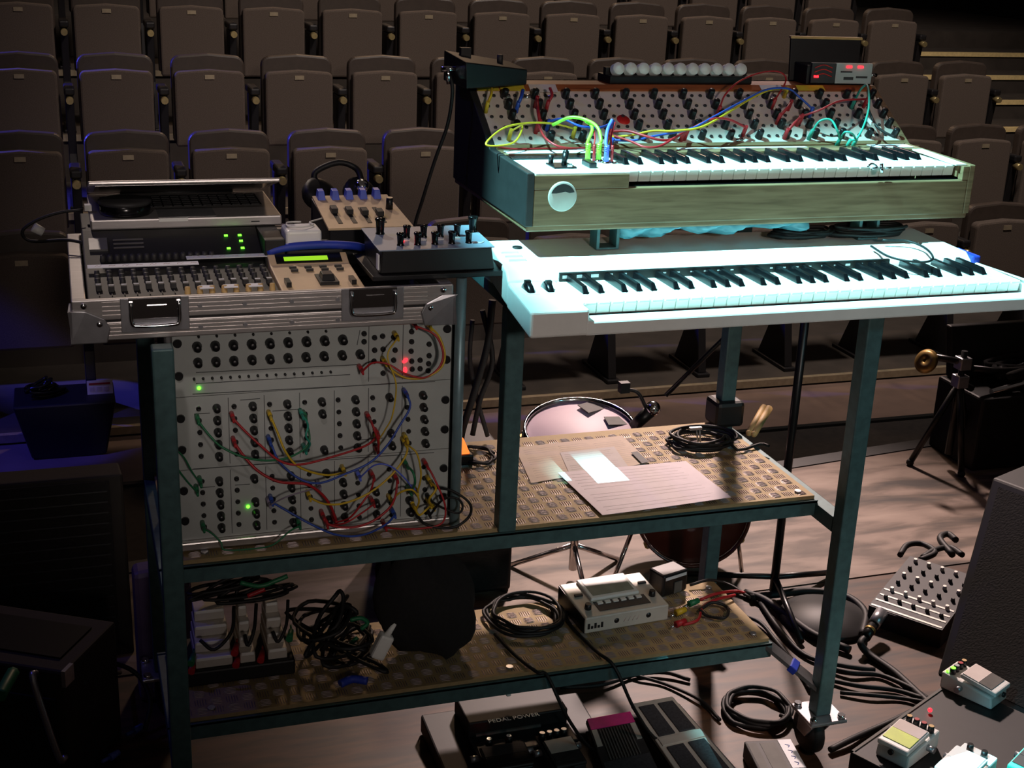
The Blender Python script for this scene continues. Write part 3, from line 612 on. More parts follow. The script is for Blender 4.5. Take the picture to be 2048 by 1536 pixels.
pc('red plug cable lower down between the right knob columns', 'wire_red', [(1575, 262), (1590, 245), (1600, 236)], 0.0030, [0.02, 0.03, 0.02])
pc('teal cable hooking over the lower right knobs', 'wire_teal', [(1625, 262), (1640, 242), (1662, 240), (1675, 262), (1680, 278)], 0.0024)
pc('teal cable hanging from the top right corner', 'wire_teal', [(1710, 200), (1722, 178), (1735, 172), (1738, 210), (1730, 245), (1715, 275), (1700, 282)], 0.0024)
pc('small teal loop near the bottom right of the wooden panel', 'wire_teal', [(1680, 278), (1690, 264), (1705, 268), (1712, 280)], 0.0020)
pc('white plug with black lead at the right end of the wooden panel', 'wire_white', [(1735, 238), (1745, 250)], 0.0045, [0.02, 0.03], (0, 0))
pc('black lead leaving the right end of the wooden panel', 'rubber', [(1735, 215), (1750, 248), (1765, 262), (1790, 275)], 0.0026, [0.02, 0.03, 0.03, 0.03], (0, 0))
# upright coloured cables plugged into the control plate
def upright(label, m, px, py, pix, r=0.0050, group='upright cables on the control plate'):
    b_ = at(px, py, Z=1.2185)
    W = [b_, b_+Vector((0.0, 0.002, 0.030))]
    W += [at(x, y, Y=b_.y+dy) for x, y, dy in pix]
    t = thing('patch_cable', label, 'cable', tuple(b_), group)
    G().tube(W[1:], r*0.62, 8, 6).build('cord', m, t)
    G().cyl(b_, b_+Vector((0, 0, 0.032)), r, r*0.9, 10).build('plug', m, t)
    for k in range(3): G().lathe([(r*0.9, 0), (r*1.12, 0.001), (r*0.9, 0.002)], b_+Vector((0, 0, 0.022+k*0.003)), (0, 0, 1), 10).build('ring', m, t)
    G().lathe([(r*1.5, 0), (r*1.3, 0.003), (0, 0.003)], b_, (0, 0, 1), 10).build('socket', 'chrome', t)
upright('neon green cable bending left over the wooden panel, front one of two', 'wire_neon', 1175, 322, [(1175, 285, 0.012), (1184, 262, 0.03), (1182, 250, 0.05), (1172, 243, 0.07)])
upright('neon green cable arching far left above the other green one', 'wire_neon', 1197, 322, [(1202, 280, 0.01), (1195, 255, 0.03), (1172, 240, 0.06), (1140, 235, 0.08), (1105, 250, 0.10)])
upright('violet cable bundle standing upright beside the neon green cables', 'wire_violet', 1212, 326, [(1212, 285, 0.01), (1215, 260, 0.03), (1224, 240, 0.05)])
upright('thin red cable standing between neon green and violet ones', 'wire_red', 1187, 325, [(1186, 298, 0.01), (1190, 278, 0.03), (1188, 262, 0.05)], 0.0026)
upright('thin red cable standing at the right of the violet cables', 'wire_red', 1223, 326, [(1224, 300, 0.01), (1222, 275, 0.03), (1230, 245, 0.05)], 0.0028)
gk = thing('key_ring', 'small metal rings and clip lying before the wooden synthesizer keys', 'clip', tuple(at(1760, 335, Y=-0.028)))
q = at(1763, 337, Y=-0.034)
G().lathe([(0.0075, -0.003), (0.0092, -0.003), (0.0092, 0.003), (0.0075, 0.003)], q, (0.8, -0.5, 0.1), 16, closed=True).build('ring', 'chrome', gk)
G().tube([q+Vector((-0.03, 0, 0.004)), q+Vector((-0.02, 0.003, 0.009)), q+Vector((-0.01, 0, 0.003)), q+Vector((-0.022, -0.002, 0.0))], 0.0018, 6).build('clip', 'chrome', gk)
G().tube([q+Vector((0.008, 0, 0.0)), q+Vector((0.020, 0, 0.001))], 0.0016, 6).build('pin', 'chrome', gk)

# ================================================================== FLIGHT CASE ON TOP OF THE MODULAR
FC = thing('flight_case', 'aluminium-edged flight case tray with butterfly latches holding the mixer and laptop', 'case', (0.14, 0.13, 0.982))
CX0, CX1, CY0, CY1, CZ0, CZ1 = -0.163, 0.446, -0.100, 0.362, 0.9825, 1.049
G().box(CX0+0.004, CX1-0.004, CY0+0.004, CY1-0.004, CZ0, CZ0+0.012).build('base', 'black', FC)
for nm_, b in (('front_wall', (CX0, CX1, CY0, CY0+0.010)), ('rear_wall', (CX0, CX1, CY1-0.010, CY1))):
    for z0, z1 in ((CZ0, CZ0+0.030), (CZ0+0.033, CZ1)):
        g = G().box(b[0], b[1], b[2], b[3], z0, z1)
        o_ = g.build(nm_, 'alu', FC, 0.002, 'ribbed aluminium edge')
        if nm_ == 'front_wall':
            for k in range(4):
                zz = z0+0.005+k*(z1-z0-0.006)/4
                G().box(b[0]+0.045, b[1]-0.045, b[2]-0.0016, b[2], zz, zz+0.0034).build('rib', 'alu', o_)
            for X in (0.03, 0.10, 0.175, 0.25):
                G().cyl((X, b[2]-0.003, (z0+z1)/2), (X, b[2], (z0+z1)/2), 0.0035, 0.004, 8).build('rivet', 'zinc', o_)
    G().box(b[0]+0.01, b[1]-0.01, b[2]+0.002, b[3]-0.002, CZ0+0.029, CZ0+0.034).build('seal', 'black', FC)
for X in (CX0, CX1-0.022):
    G().box(X, X+0.022, CY0+0.010, CY1-0.010, CZ0, CZ0+0.030).box(X, X+0.022, CY0+0.010, CY1-0.010, CZ0+0.033, CZ1).build('side_wall', 'alu', FC, 0.002)
for X, s_ in ((CX0, 1), (CX1, -1)):
    x0, x1 = sorted((X-s_*0.004, X+s_*0.052)); xs0, xs1 = sorted((X-s_*0.004, X))
    c_ = G().ext([(X-s_*0.004, CY0-0.004, CZ0-0.003), (X+s_*0.050, CY0-0.004, CZ0-0.003), (X+s_*0.056, CY0-0.004, CZ0+0.020), (X+s_*0.048, CY0-0.004, CZ0+0.036), (X+s_*0.020, CY0-0.004, CZ0+0.050), (X-s_*0.004, CY0-0.004, CZ0+0.050)], (0, 0.004, 0)).box(xs0, xs1, CY0-0.004, CY0+0.05, CZ0-0.003, CZ0+0.050).build('corner', 'zinc', FC, 0.002, 'stamped steel corner piece')
    for dx, dz in ((0.018, 0.058), (0.040, 0.028)):
        G().ball((X+s_*dx, CY0-0.004, CZ0+dz), 0.005, 8, (1, 0.5, 1)).build('rivet', 'chrome', c_)
for X0, lb in ((-0.085, 'recessed butterfly latch, left'), (0.262, 'recessed butterfly latch with cyan glint')):
    d = G().box(X0-0.006, X0+0.098, CY0-0.003, CY0, CZ0+0.012, CZ1+0.001).build('latch', 'zinc', FC, 0.001, lb)
    G().box(X0+0.006, X0+0.086, CY0-0.006, CY0-0.003, CZ0+0.034, CZ1+0.001).build('latch_plate', 'chrome', d, 0.001)
    G().tube([(X0+0.010, CY0-0.008, CZ1-0.004), (X0+0.010, CY0-0.009, CZ0+0.030), (X0+0.022, CY0-0.010, CZ0+0.024), (X0+0.070, CY0-0.010, CZ0+0.024), (X0+0.082, CY0-0.009, CZ0+0.030), (X0+0.082, CY0-0.008, CZ1-0.004)], 0.0032, 8).build('latch_wing', 'chrome', d)
    G().box(X0+0.034, X0+0.064, CY0-0.009, CY0-0.006, CZ0+0.050, CZ0+0.056).build('catch', 'chrome', d)

# ------------------------------------------------------------------ mixer with a sloping rear part
MX = thing('mixing_desk', 'black compact mixing desk with white labelling tape and faders in the flight case', 'mixer', (0.01, 0.1, 0.995))
mx0, mx1 = -0.138, 0.160
G().ext([(mx0, -0.084, 0.9945), (mx0, -0.084, 1.0440), (mx0, 0.092, 1.0500), (mx0, 0.198, 1.0900), (mx0, 0.345, 1.0900), (mx0, 0.345, 0.9945)], (mx1-mx0, 0, 0)).build('body', 'black', MX, 0.002)
G().box(0.1605, 0.196, 0.090, 0.345, 0.9945, 1.0895).build('body_end', 'black', MX, 0.002)
def zm(y): return 1.0440+(y+0.084)*0.006/0.176
fk = G().box(-0.0045, 0.0045, -0.008, 0.008, 0, 0.010).mesh('fader_cap', 'charcoal', 0.001)
fl = G().box(-0.0042, 0.0042, -0.0012, 0.0012, 0.010, 0.0108).mesh('fader_line', 'tape_white')
mk = G().lathe([(0, 0.010), (0.004, 0.010), (0.005, 0.0)], (0, 0, 0), (0, 0, 1), 10).mesh('knob', 'charcoal')
wk = G().lathe([(0, 0.011), (0.0042, 0.011), (0.0052, 0.0)], (0, 0, 0), (0, 0, 1), 10).mesh('knob', 'wood_peg')
for k in range(15):
    X = mx0+0.018+k*0.0192
    G().box(X-0.0008, X+0.0008, -0.070, -0.010, zm(-0.04)-0.0005, zm(-0.04)+0.0012).build('fader_slot', 'rubber', MX)
    yy = -0.035+random.uniform(-0.006, 0.006)
    place('fader_cap', fk, MX, T(X, yy, zm(yy))); place('fader_line', fl, MX, T(X, yy, zm(yy)))
    for j in range(3): place('knob', mk, MX, T(X, 0.000+j*0.022, zm(j*0.022)))
    if k > 6: place('knob', wk, MX, T(X, -0.070, zm(-0.07)))
for x0, x1, y in ((mx0+0.004, 0.045, 0.0545), (0.028, 0.168, 0.088)):
    tp = G().box(x0, x1, y, y+0.020, zm(y)+0.0105, zm(y)+0.0120, ).build('labelling_tape', 'tape_white', MX, label='strip of white labelling tape')
    n = int((x1-x0)/0.022)
    for k in range(n):
        X = x0+0.012+k*0.022
        G().tube([(X, y+0.007, zm(y)+0.0122), (X+0.003, y+0.012, zm(y)+0.0122), (X+0.007, y+0.008, zm(y)+0.0122), (X+0.010, y+0.012, zm(y)+0.0122)], 0.0005, 4, 3).build('scribble', 'ink', tp)
for X in (0.044, 0.082, 0.121): G().box(X-0.011, X+0.011, -0.080, -0.062, zm(-0.07)+0.009, zm(-0.07)+0.0105).build('labelling_tape', 'tape_white', MX, label='short piece of white tape')
RM = frame((mx0, 0.092, 1.0500), (1, 0, 0), (0, 0.106, 0.040), (0, -0.040, 0.106))
for k in range(16): place('knob', mk, MX, RM @ T(0.03+k*0.012, 0.022, 0))
G().box(0.010, 0.040, 0.050, 0.085, 0, 0.004, RM).build('badge', 'alu_dark', MX)
for k in range(3): G().box(0.050, 0.100, 0.056+k*0.012, 0.060+k*0.012, 0, 0.001, RM).build('print', 'gaffer', MX)
for x, y in ((0.242, 0.085), (0.242, 0.045), (0.266, 0.085), (0.266, 0.067), (0.266, 0.045)):
    G().box(x-0.003, x+0.003, y-0.002, y+0.002, 0.0, 0.0015, RM).build('led', 'led_green', MX, label='lit green light')
G().lathe([(0, 0.012), (0.008, 0.012), (0.010, 0)], RM @ Vector((0.314, 0.06, 0.0)), RM.to_3x3() @ Vector((0, 0, 1)), 14).build('knob', 'charcoal', MX)

# ------------------------------------------------------------------ laptop
LP = thing('laptop', 'silver laptop with its lid almost closed, lying on the mixing desk', 'laptop', (0.04, 0.31, 1.0905))
lx0, lx1 = -0.123, 0.207
G().box(lx0, lx1, 0.196, 0.424, 1.0905, 1.1090).build('base', 'alu', LP, 0.003)
G().box(lx0+0.115, lx0+0.165, 0.1955, 0.1965, 1.103, 1.1092).build('thumb_notch', 'white_plastic', LP)
G().box(lx0+0.275, lx0+0.290, 0.1955, 0.1962, 1.098, 1.1).build('port', 'black', LP)
km = G().box(-0.0072, 0.0072, -0.0065, 0.0065, 0, 0.0012).mesh('key', 'charcoal')
kd = G().box(lx0+0.022, lx1-0.022, 0.292, 0.395, 1.1088, 1.1094).build('keyboard_well', 'black', LP)
for a_ in range(16):
    for b_ in range(6): place('key', km, kd, T(lx0+0.034+a_*0.0175, 0.302+b_*0.0168, 1.1094))
G().box(lx0+0.115, lx1-0.115, 0.204, 0.282, 1.1088, 1.1092).build('trackpad', 'alu_dark', LP)
lt = radians(14.5)
LM = frame((lx0, 0.424, 1.1110), (1, 0, 0), (0, -cos(lt), sin(lt)), (0, sin(lt), cos(lt)))
G().box(0, lx1-lx0, 0, 0.226, 0.0, 0.0075, LM).build('lid', 'alu', LP, 0.0025)
G().box(0.012, lx1-lx0-0.012, 0.012, 0.214, -0.001, 0.0, LM).build('screen', 'black_gloss', LP)
G().cyl((lx0+0.06, 0.424, 1.1095), (lx1-0.06, 0.424, 1.1095), 0.0055, n=10).build('hinge', 'black', LP)
gl = thing('disc_spindle', 'dark translucent plastic tub lying on the laptop palm rest', 'tub', (-0.06, 0.24, 1.1095))
G().lathe([(0, 0.0), (0.042, 0.0), (0.044, 0.004), (0.044, 0.020), (0.040, 0.022), (0, 0.022)], (-0.062, 0.245, 1.1095), (0, 0, 1), 28).build('tub', 'black_gloss', gl)
G().lathe([(0.044, 0.018), (0.046, 0.020), (0.046, 0.024), (0.038, 0.026), (0, 0.0262)], (-0.062, 0.245, 1.1095), (0, 0, 1), 28).build('lid', 'charcoal', gl)

# ------------------------------------------------------------------ white brick, sampler, black foot pedal, fader box, headphones
wb = thing('power_adapter', 'white laptop power adapter brick with coiled lead on top', 'adapter', (0.237, 0.12, 1.0895))
G().box(0.199, 0.262, 0.100, 0.160, 1.0700, 1.1020).build('brick', 'white_plastic', wb, 0.006, seg=3)
G().tube([(0.235, 0.16, 1.104), (0.21, 0.15, 1.106), (0.206, 0.12, 1.106), (0.23, 0.11, 1.106), (0.252, 0.13, 1.105), (0.25, 0.155, 1.104), (0.28, 0.20, 1.10)], 0.0016, 6).build('lead', 'wire_white', wb)
bs = G().box(0.1975, 0.300, 0.092, 0.170, 0.9945, 1.0695).build('foam_block', 'black', None, 0.004); tag(bs, 'black foam block supporting the white power adapter', 'block')
SM = thing('drum_sampler', 'beige tabletop sampler with green lit display beside the mixing desk', 'sampler', (0.235, 0.03, 0.9945))
sx0, sx1 = 0.164, 0.302
G().ext([(sx0, -0.082, 0.9945), (sx0, -0.082, 1.0420), (sx0, 0.058, 1.0520), (sx0, 0.090, 1.0640), (sx0, 0.090, 0.9945)], (sx1-sx0, 0, 0)).build('body', 'beige', SM, 0.002)
def zs(y): return 1.0420+(y+0.082)*0.010/0.14
DM = frame((sx0, 0.058, 1.0520), (1, 0, 0), (0, 0.032, 0.012), (0, -0.012, 0.032))
G().box(0.012, 0.126, 0.004, 0.030, 0, 0.002, DM).build('display_bezel', 'black_gloss', SM)
G().box(0.026, 0.102, 0.009, 0.021, 0.002, 0.0026, DM).build('display', 'lcd_green', SM, label='lit green display')
for k in range(4):
    for j in range(2): G().box(sx0+0.030+k*0.026, sx0+0.042+k*0.026, 0.036-j*0.018, 0.042-j*0.018, zs(0.03), zs(0.03)+0.004).build('button', 'charcoal', SM)
G().box(sx0+0.066, sx0+0.098, -0.055, 0.000, zs(-0.03)-0.002, zs(-0.03)+0.004).build('fader_plate', 'black', SM)
G().hexa([(sx0+0.070, -0.050, zs(-0.04)), (sx0+0.094, -0.050, zs(-0.04)), (sx0+0.094, -0.010, zs(-0.04)), (sx0+0.070, -0.010, zs(-0.04)), (sx0+0.073, -0.040, zs(-0.04)+0.014), (sx0+0.091, -0.040, zs(-0.04)+0.014), (sx0+0.091, -0.015, zs(-0.04)+0.014), (sx0+0.073, -0.015, zs(-0.04)+0.014)]).build('crossfader', 'black_satin', SM, 0.001)
for X in (sx0+0.014, sx0+0.122): G().box(X-0.004, X+0.004, -0.06, -0.03, zs(-0.04), zs(-0.04)+0.008).build('fader_cap', 'black_satin', SM)
cb = G().tube([(0.165, 0.096, 1.066), (0.20, 0.094, 1.074), (0.26, 0.093, 1.077), (0.315, 0.094, 1.073), (0.345, 0.12, 1.06)], 0.0075, 8).build('multicore_cable', 'tape_blue')
tag(cb, 'thick blue-grey cable running behind the beige sampler', 'cable')
FB = thing('effects_box', 'black effects box with tall black knobs on a pale top panel', 'effects', (0.435, 0.0, 1.03))
fb0, fb1 = 0.331, 0.532
bp_ = G().box(0.316, 0.548, -0.066, 0.100, 1.0500, 1.0585); 
o_ = bp_.build('mounting_board', 'black_satin', None, 0.001); tag(o_, 'thin black board under the effects box, laid across the flight case', 'board')
ht = 0.040
G().hexa([(fb0, -0.054, 1.059), (fb1, -0.054, 1.059), (fb1+0.004, 0.085, 1.059), (fb0+0.004, 0.085, 1.059), (fb0+0.004, -0.052, 1.0975), (fb1-0.006, -0.052, 1.0975), (fb1-0.004, 0.085, 1.1035), (fb0+0.002, 0.085, 1.1035)]).build('body', 'black_satin', FB, 0.002)
G().hexa([(fb0-0.003, -0.058, 1.0985), (fb1-0.003, -0.058, 1.0985), (fb1-0.003, 0.085, 1.1045), (fb0-0.003, 0.085, 1.1045), (fb0-0.003, -0.058, 1.1005), (fb1-0.003, -0.058, 1.1005), (fb1-0.003, 0.085, 1.1065), (fb0-0.003, 0.085, 1.1065)]).build('top_panel', 'panel_blue', FB, 0.0005)
tk = G().lathe([(0, 0.0220), (0.0062, 0.0215), (0.0072, 0.0195), (0.0060, 0.0165), (0.0052, 0.0030), (0.0064, 0.0)], (0, 0, 0), (0, 0, 1), 14).mesh('knob', 'black_gloss')
for k in range(5):
    place('knob', tk, FB, T(fb0+0.040+k*0.030, -0.030, 1.1015))
    if k < 4: place('knob', tk, FB, T(fb0+0.062+k*0.030, 0.015, 1.1035))
place('knob', tk, FB, T(fb0+0.022, 0.045, 1.1045) @ Matrix.Scale(1.3, 4)); place('knob', tk, FB, T(fb0+0.188, 0.040, 1.1045) @ Matrix.Scale(1.3, 4))
G().ball((fb0+0.048, -0.012, 1.1035), 0.003, 8).build('led', 'led_red', FB, label='lit red light')
for k in range(4): G().box(fb0+0.050+k*0.030, fb0+0.062+k*0.030, -0.008, 0.004, 1.1025, 1.1050).build('switch', 'white_plastic', FB)
G().tube([(fb0+0.165, -0.035, 1.1022), (fb0+0.172, -0.028, 1.1024), (fb0+0.180, -0.036, 1.1022), (fb0+0.188, -0.028, 1.1024)], 0.0012, 5, 4).build('print', 'tape_white', FB)
G().box(fb0-0.0025, fb0+0.0005, -0.046, -0.034, 1.064, 1.090).build('side_label', 'tape_white', FB)
FD = thing('fader_controller', 'small beige fader box with five caps tinted blue as if lit, behind the white adapter', 'controller', (0.37, 0.25, 1.06))
FM = frame((0.285, 0.150, 1.092), (1, 0, 0), (0, 0.98, 0.10), (0, -0.10, 0.98))
G().box(0.0, 0.152, 0.0, 0.190, -0.094, -0.002, FM).build('body', 'black', FD, 0.002)
G().hexa([(-0.003, -0.004, -0.002), (0.153, -0.004, -0.002), (0.148, 0.190, -0.002), (0.002, 0.190, -0.002), (-0.003, -0.004, 0.002), (0.153, -0.004, 0.002), (0.148, 0.190, 0.002), (0.002, 0.190, 0.002)], FM).build('top_panel', 'beige', FD)
for k in range(5):
    X = 0.008+k*0.027
    G().hexa([(X, 0.160, 0.002), (X+0.015, 0.160, 0.002), (X+0.015, 0.186, 0.002), (X, 0.186, 0.002), (X+0.002, 0.168, 0.018), (X+0.013, 0.168, 0.018), (X+0.013, 0.186, 0.018), (X+0.002, 0.186, 0.018)], FM).build('cap', 'wire_violet', FD, 0.001)  # blue light on the caps put into their violet colour
    if k < 4:
        G().box(X+0.012, X+0.020, 0.020, 0.110, 0.002, 0.003, FM).build('fader_slot', 'black', FD)
        G().box(X+0.010, X+0.022, 0.075-k*0.008, 0.098-k*0.008, 0.003, 0.013, FM).build('fader_cap', 'charcoal', FD, 0.001)
G().cyl(FM @ Vector((0.132, 0.10, 0.002)), FM @ Vector((0.132, 0.10, 0.024)), 0.007, 0.006, 12).build('knob', 'black_satin', FD)
HP_ = thing('headphones', 'black headphones with silver ear cup resting behind the fader box', 'headphones', (0.36, 0.37, 1.10))
HC = Vector((0.352, 0.375, 1.128))
G().tube([HC+Vector((-0.050, 0.02, 0)), HC+Vector((-0.045, 0.03, 0.020)), HC+Vector((0, 0.035, 0.036)), HC+Vector((0.035, 0.03, 0.024)), HC+Vector((0.040, 0.0, 0.0))], 0.006, 8).build('headband', 'black', HP_)
for dx in (-0.045, 0.035):
    e_ = G().lathe([(0, -0.014), (0.030, -0.014), (0.034, -0.006), (0.034, 0.010), (0.026, 0.014), (0, 0.014)], HC+Vector((dx, 0.0, -0.02)), (0.3, -0.6, 0.7), 20).build('ear_cup', 'black', HP_)
G().lathe([(0, 0.018), (0.010, 0.017), (0.014, 0.012), (0.014, 0.0)], HC+Vector((0.035, -0.01, -0.008)), (0.2, -0.4, 0.9), 16).build('cup_cap', 'chrome', HP_, label='silver cap')
# cables at the left of the flight case
lc = thing('laptop_lead', 'black lead with a white plug curving left out of the laptop', 'cable', (-0.2, 0.3, 1.08))
W = [at(165, 420, Y=0.25), at(120, 425, Y=0.25), at(75, 440, Y=0.25), at(45, 462, Y=0.25), at(62, 482, Y=0.25), at(130, 480, Y=0.22), at(170, 486, Y=0.20)]
G().tube(W, 0.003, 6).build('cord', 'rubber', lc); q = at(66, 454, Y=0.25)
G().cyl(q, q+Vector((0.016, 0, -0.010)), 0.009, 0.008, 10).build('plug', 'wire_white', lc)
G().box(-0.130, -0.118, 0.26, 0.275, 1.112, 1.122).build('connector', 'wire_white', lc)
# cable hanging from the wedge box on the synthesizer
hc = thing('jack_lead', 'black lead with silver angled jack hanging from the wedge-shaped box', 'cable', (0.54, 0.30, 1.37))
W = [at(900, 150, Y=0.33), at(905, 185, Y=0.32), at(895, 250, Y=0.34), at(870, 320, Y=0.36), at(845, 400, Y=0.38), at(830, 450, Y=0.40), at(820, 520, Y=0.42)]
G().tube(W, 0.0035, 6).build('cord', 'rubber', hc); q = at(905, 138, Y=0.33)
G().cyl(q+Vector((-0.022, 0, 0.0)), q+Vector((0.016, 0, 0)), 0.006, n=10).cyl(q+Vector((-0.010, 0, 0.004)), q+Vector((-0.006, 0, -0.028)), 0.0065, 0.005, 10).build('jack', 'chrome', hc)

# ------------------------------------------------------------------ gear on the roof of the wooden synthesizer
ZR = 1.3238
WX = thing('wedge_box', 'black wedge-shaped metal box at the left end of the wooden synthesizer roof', 'box', (0.63, 0.34, ZR))
G().hexa([(0.566, 0.262, ZR+0.001), (0.708, 0.330, ZR+0.001), (0.700, 0.420, ZR), (0.560, 0.405, ZR), (0.563, 0.262, ZR+0.050), (0.708, 0.330, ZR+0.030), (0.700, 0.420, ZR+0.036), (0.560, 0.405, ZR+0.058)]).build('body', 'black_satin', WX, 0.002)
G().box(0.585, 0.605, 0.37, 0.385, ZR+0.046, ZR+0.066).build('switch', 'black', WX)
G().cyl((0.664, 0.37, ZR+0.036), (0.664, 0.37, ZR+0.054), 0.006, n=10).build('knob', 'charcoal', WX)
KB = thing('knob_box', 'long black box with a row of eleven pale round knobs on the synthesizer roof', 'controller', (1.05, 0.39, ZR))
G().box(0.892, 1.210, 0.352, 0.422, ZR, ZR+0.016).build('body', 'black_satin', KB, 0.002)
for k in range(11):
    X = 0.912+k*0.0275
    G().lathe([(0, 0.016), (0.0116, 0.016), (0.0126, 0.013), (0.0126, 0.002), (0.0134, 0.0)], (X, 0.372, ZR+0.0255), (0, -0.93, 0.36), 18).build('knob', 'white_plastic', KB)
G().box(0.892, 1.210, 0.378, 0.392, ZR+0.016, ZR+0.030).build('knob_rail', 'black_satin', KB)
RC = thing('module_box', 'black box with open lid and two small red-lit modules at the right of the roof', 'effects', (1.42, 0.39, ZR))
RM2 = Matrix.Translation((1.340, 0.352, ZR)) @ Matrix.Rotation(radians(-6), 4, 'Z')
G().box(0, 0.150, 0.006, 0.075, 0.0, 0.040, RM2).build('body', 'black', RC, 0.002)
G().hexa([(-0.010, 0.070, 0.0), (0.150, 0.070, 0.0), (0.150, 0.078, 0.0), (-0.010, 0.078, 0.0), (-0.012, 0.078, 0.090), (0.152, 0.078, 0.090), (0.152, 0.086, 0.090), (-0.012, 0.086, 0.090)], RM2).build('lid', 'black_satin', RC, 0.002)
G().box(-0.013, 0.153, 0.076, 0.088, 0.088, 0.093, RM2).build('lid_edge', 'wood_peg', RC)
m1 = G().box(0.006, 0.060, -0.004, 0.006, 0.004, 0.046, RM2).build('module', 'charcoal', RC, 0.001, 'dark module with red print')
for k in range(3): G().tube([RM2 @ Vector((0.012+0.04*q_, -0.005, 0.018+k*0.009+0.006*sin(pi*q_))) for q_ in (0, 0.5, 1)], 0.001, 5, 4).build('print', 'red_sticker', m1)
m2 = G().box(0.061, 0.144, -0.004, 0.006, 0.004, 0.046, RM2).build('module', 'panel', RC, 0.001, 'pale grey module')
for x, z in ((0.090, 0.039), (0.116, 0.039)): G().box(x-0.006, x+0.006, -0.006, -0.004, z-0.002, z+0.002, RM2).build('led', 'led_red', m2, label='lit red light')
G().box(0.012, 0.022, -0.006, -0.004, 0.016, 0.020, RM2).build('led', 'led_red', m1, label='lit red light')
for x, z, w_, h_ in ((0.080, 0.012, 0.022, 0.006), (0.108, 0.016, 0.026, 0.004), (0.072, 0.027, 0.026, 0.003)): G().box(x, x+w_, -0.005, -0.004, z, z+h_, RM2).build('print', 'charcoal', m2)
G().cyl(RM2 @ Vector((0.146, 0.02, 0.022)), RM2 @ Vector((0.166, 0.016, 0.020)), 0.004, n=8).build('jack', 'chrome', RC)

# ------------------------------------------------------------------ on the white keyboard
bag = thing('plastic_strip', 'crumpled translucent blue plastic sheet hanging under the wooden synthesizer', 'plastic', tuple(at(1400, 455, Y=-0.005)))
g = G(); N = 26; vs = []; fs = []
for i in range(N+1):
    px = 1232+i*(1612-1232)/N; t_ = i/N
    top = at(px, 447-t_*14, Y=0.005); hgt = 0.010+0.016*abs(sin(t_*7.5+0.6))*(1-0.4*t_)
    zt = 1.1150
    for j in range(4):
        vs.append((top.x, -0.012+0.012*sin(i*1.3+j*1.1)+0.006*j, zt-hgt*j/3))
for i in range(N):
    for j in range(3): fs.append((i*4+j, i*4+j+1, (i+1)*4+j+1, (i+1)*4+j))
g.add(vs, fs, None, True); o_ = g.build('sheet', 'plastic_bag', bag)
md = o_.modifiers.new('thick', 'SOLIDIFY'); md.thickness = 0.001
def coil(label, m, c, rx, ry, n, r, rnd=0.006, tail=None, group=None, name='coiled_cable'):
    pts = []; c = Vector(c); k = 14
    for i in range(n*k):
        a_ = 2*pi*i/k; s_ = 1+0.10*sin(i*0.37)+random.uniform(-1, 1)*rnd/max(rx, ry)
        pts.append(c+Vector((rx*s_*cos(a_)+0.004*sin(i*0.21), ry*s_*sin(a_)+0.004*cos(i*0.13), r*1.1+r*1.7*(i//k)*0.6+random.uniform(0, r*0.5))))
    if tail: pts += [Vector(p) for p in tail]
    t = thing(name, label, 'cable', tuple(c), group)
    G().tube(pts, r, 6, 3).build('cord', m, t)
    return t
coil('tangle of black leads coiled at the back right of the white keyboard', 'rubber', (1.31, 0.02, 1.0765), 0.075, 0.030, 5, 0.0035)
coil('second flatter coil of black leads under the wooden synthesizer', 'rubber', (1.17, 0.025, 1.0765), 0.060, 0.026, 4, 0.0032)
lo = thing('loose_lead', 'thin black lead looping forward onto the white keyboard deck', 'cable', tuple(at(1850, 520, Z=1.068)))
G().tube([at(1742, 492, Z=1.078), at(1775, 512, Z=1.074), at(1815, 522, Z=1.074), at(1852, 524, Z=1.072), at(1866, 515, Z=1.074), at(1850, 496, Z=1.078), at(1815, 482, Z=1.082), at(1765, 480, Z=1.082)], 0.0022, 6).build('cord', 'rubber', lo)

# ================================================================== ON THE MIDDLE SHELF
ZS = 0.5596
def sheet(name, label, m, pix, z, lines, lm, cat='paper', curl=0.0, ncol=1, mar=0.08, th=0.0006):
    q = [at(x, y, Z=z) for x, y in pix]          # back-left, back-right, front-right, front-left
    t = thing(name, label, cat, tuple((q[0]+q[2])/2))
    N = 6; vs = []; fs = []
    for j in range(N+1):
        for i in range(N+1):
            u = i/N; v = j/N
            p = (q[0]*(1-u)+q[1]*u)*(1-v)+(q[3]*(1-u)+q[2]*u)*v
            vs.append((p.x, p.y, z+curl*(u*u*v)))
    for j in range(N):
        for i in range(N): a = j*(N+1)+i; fs.append((a, a+N+1, a+N+2, a+1))
    g = G().add(vs, fs); g.add([(x, y, zz-th) for x, y, zz in vs], [tuple(reversed(f)) for f in fs]); g.build('page', m, t)
    for k in range(lines):
        v = mar+(1-2*mar)*(k+0.5)/lines
        for c_ in range(ncol):
            u0 = 0.06+c_*(0.94/ncol); u1 = u0+0.86/ncol-random.uniform(0, 0.1/ncol)
            if random.random() < 0.12: continue
            L = []
            for u in (u0, (u0+u1)/2, u1):
                p = (q[0]*(1-u)+q[1]*u)*(1-v)+(q[3]*(1-u)+q[2]*u)*v
                L.append((p.x, p.y, z+curl*(u*u*v)-lm[1]*0.5))
            G().tube(L, lm[1], 4, 2).build('text_line', lm[0], t)
    return t
sheet('shelf_sheet', 'tan printed sheet with text columns lying behind the pink sheet', 'paper_tan', [(1030, 895), (1245, 871), (1300, 925), (1062, 966)], ZS+0.001, 14, ('ink', 0.0004), ncol=3)
sheet('shelf_sheet', 'pale sheet standing in for a light patch on the tan page, with text lines', 'paper', [(1120, 905), (1228, 893), (1258, 935), (1140, 950)], ZS+0.0022, 10, ('ink', 0.0005))  # pale sheet stands in for a patch of leaked light
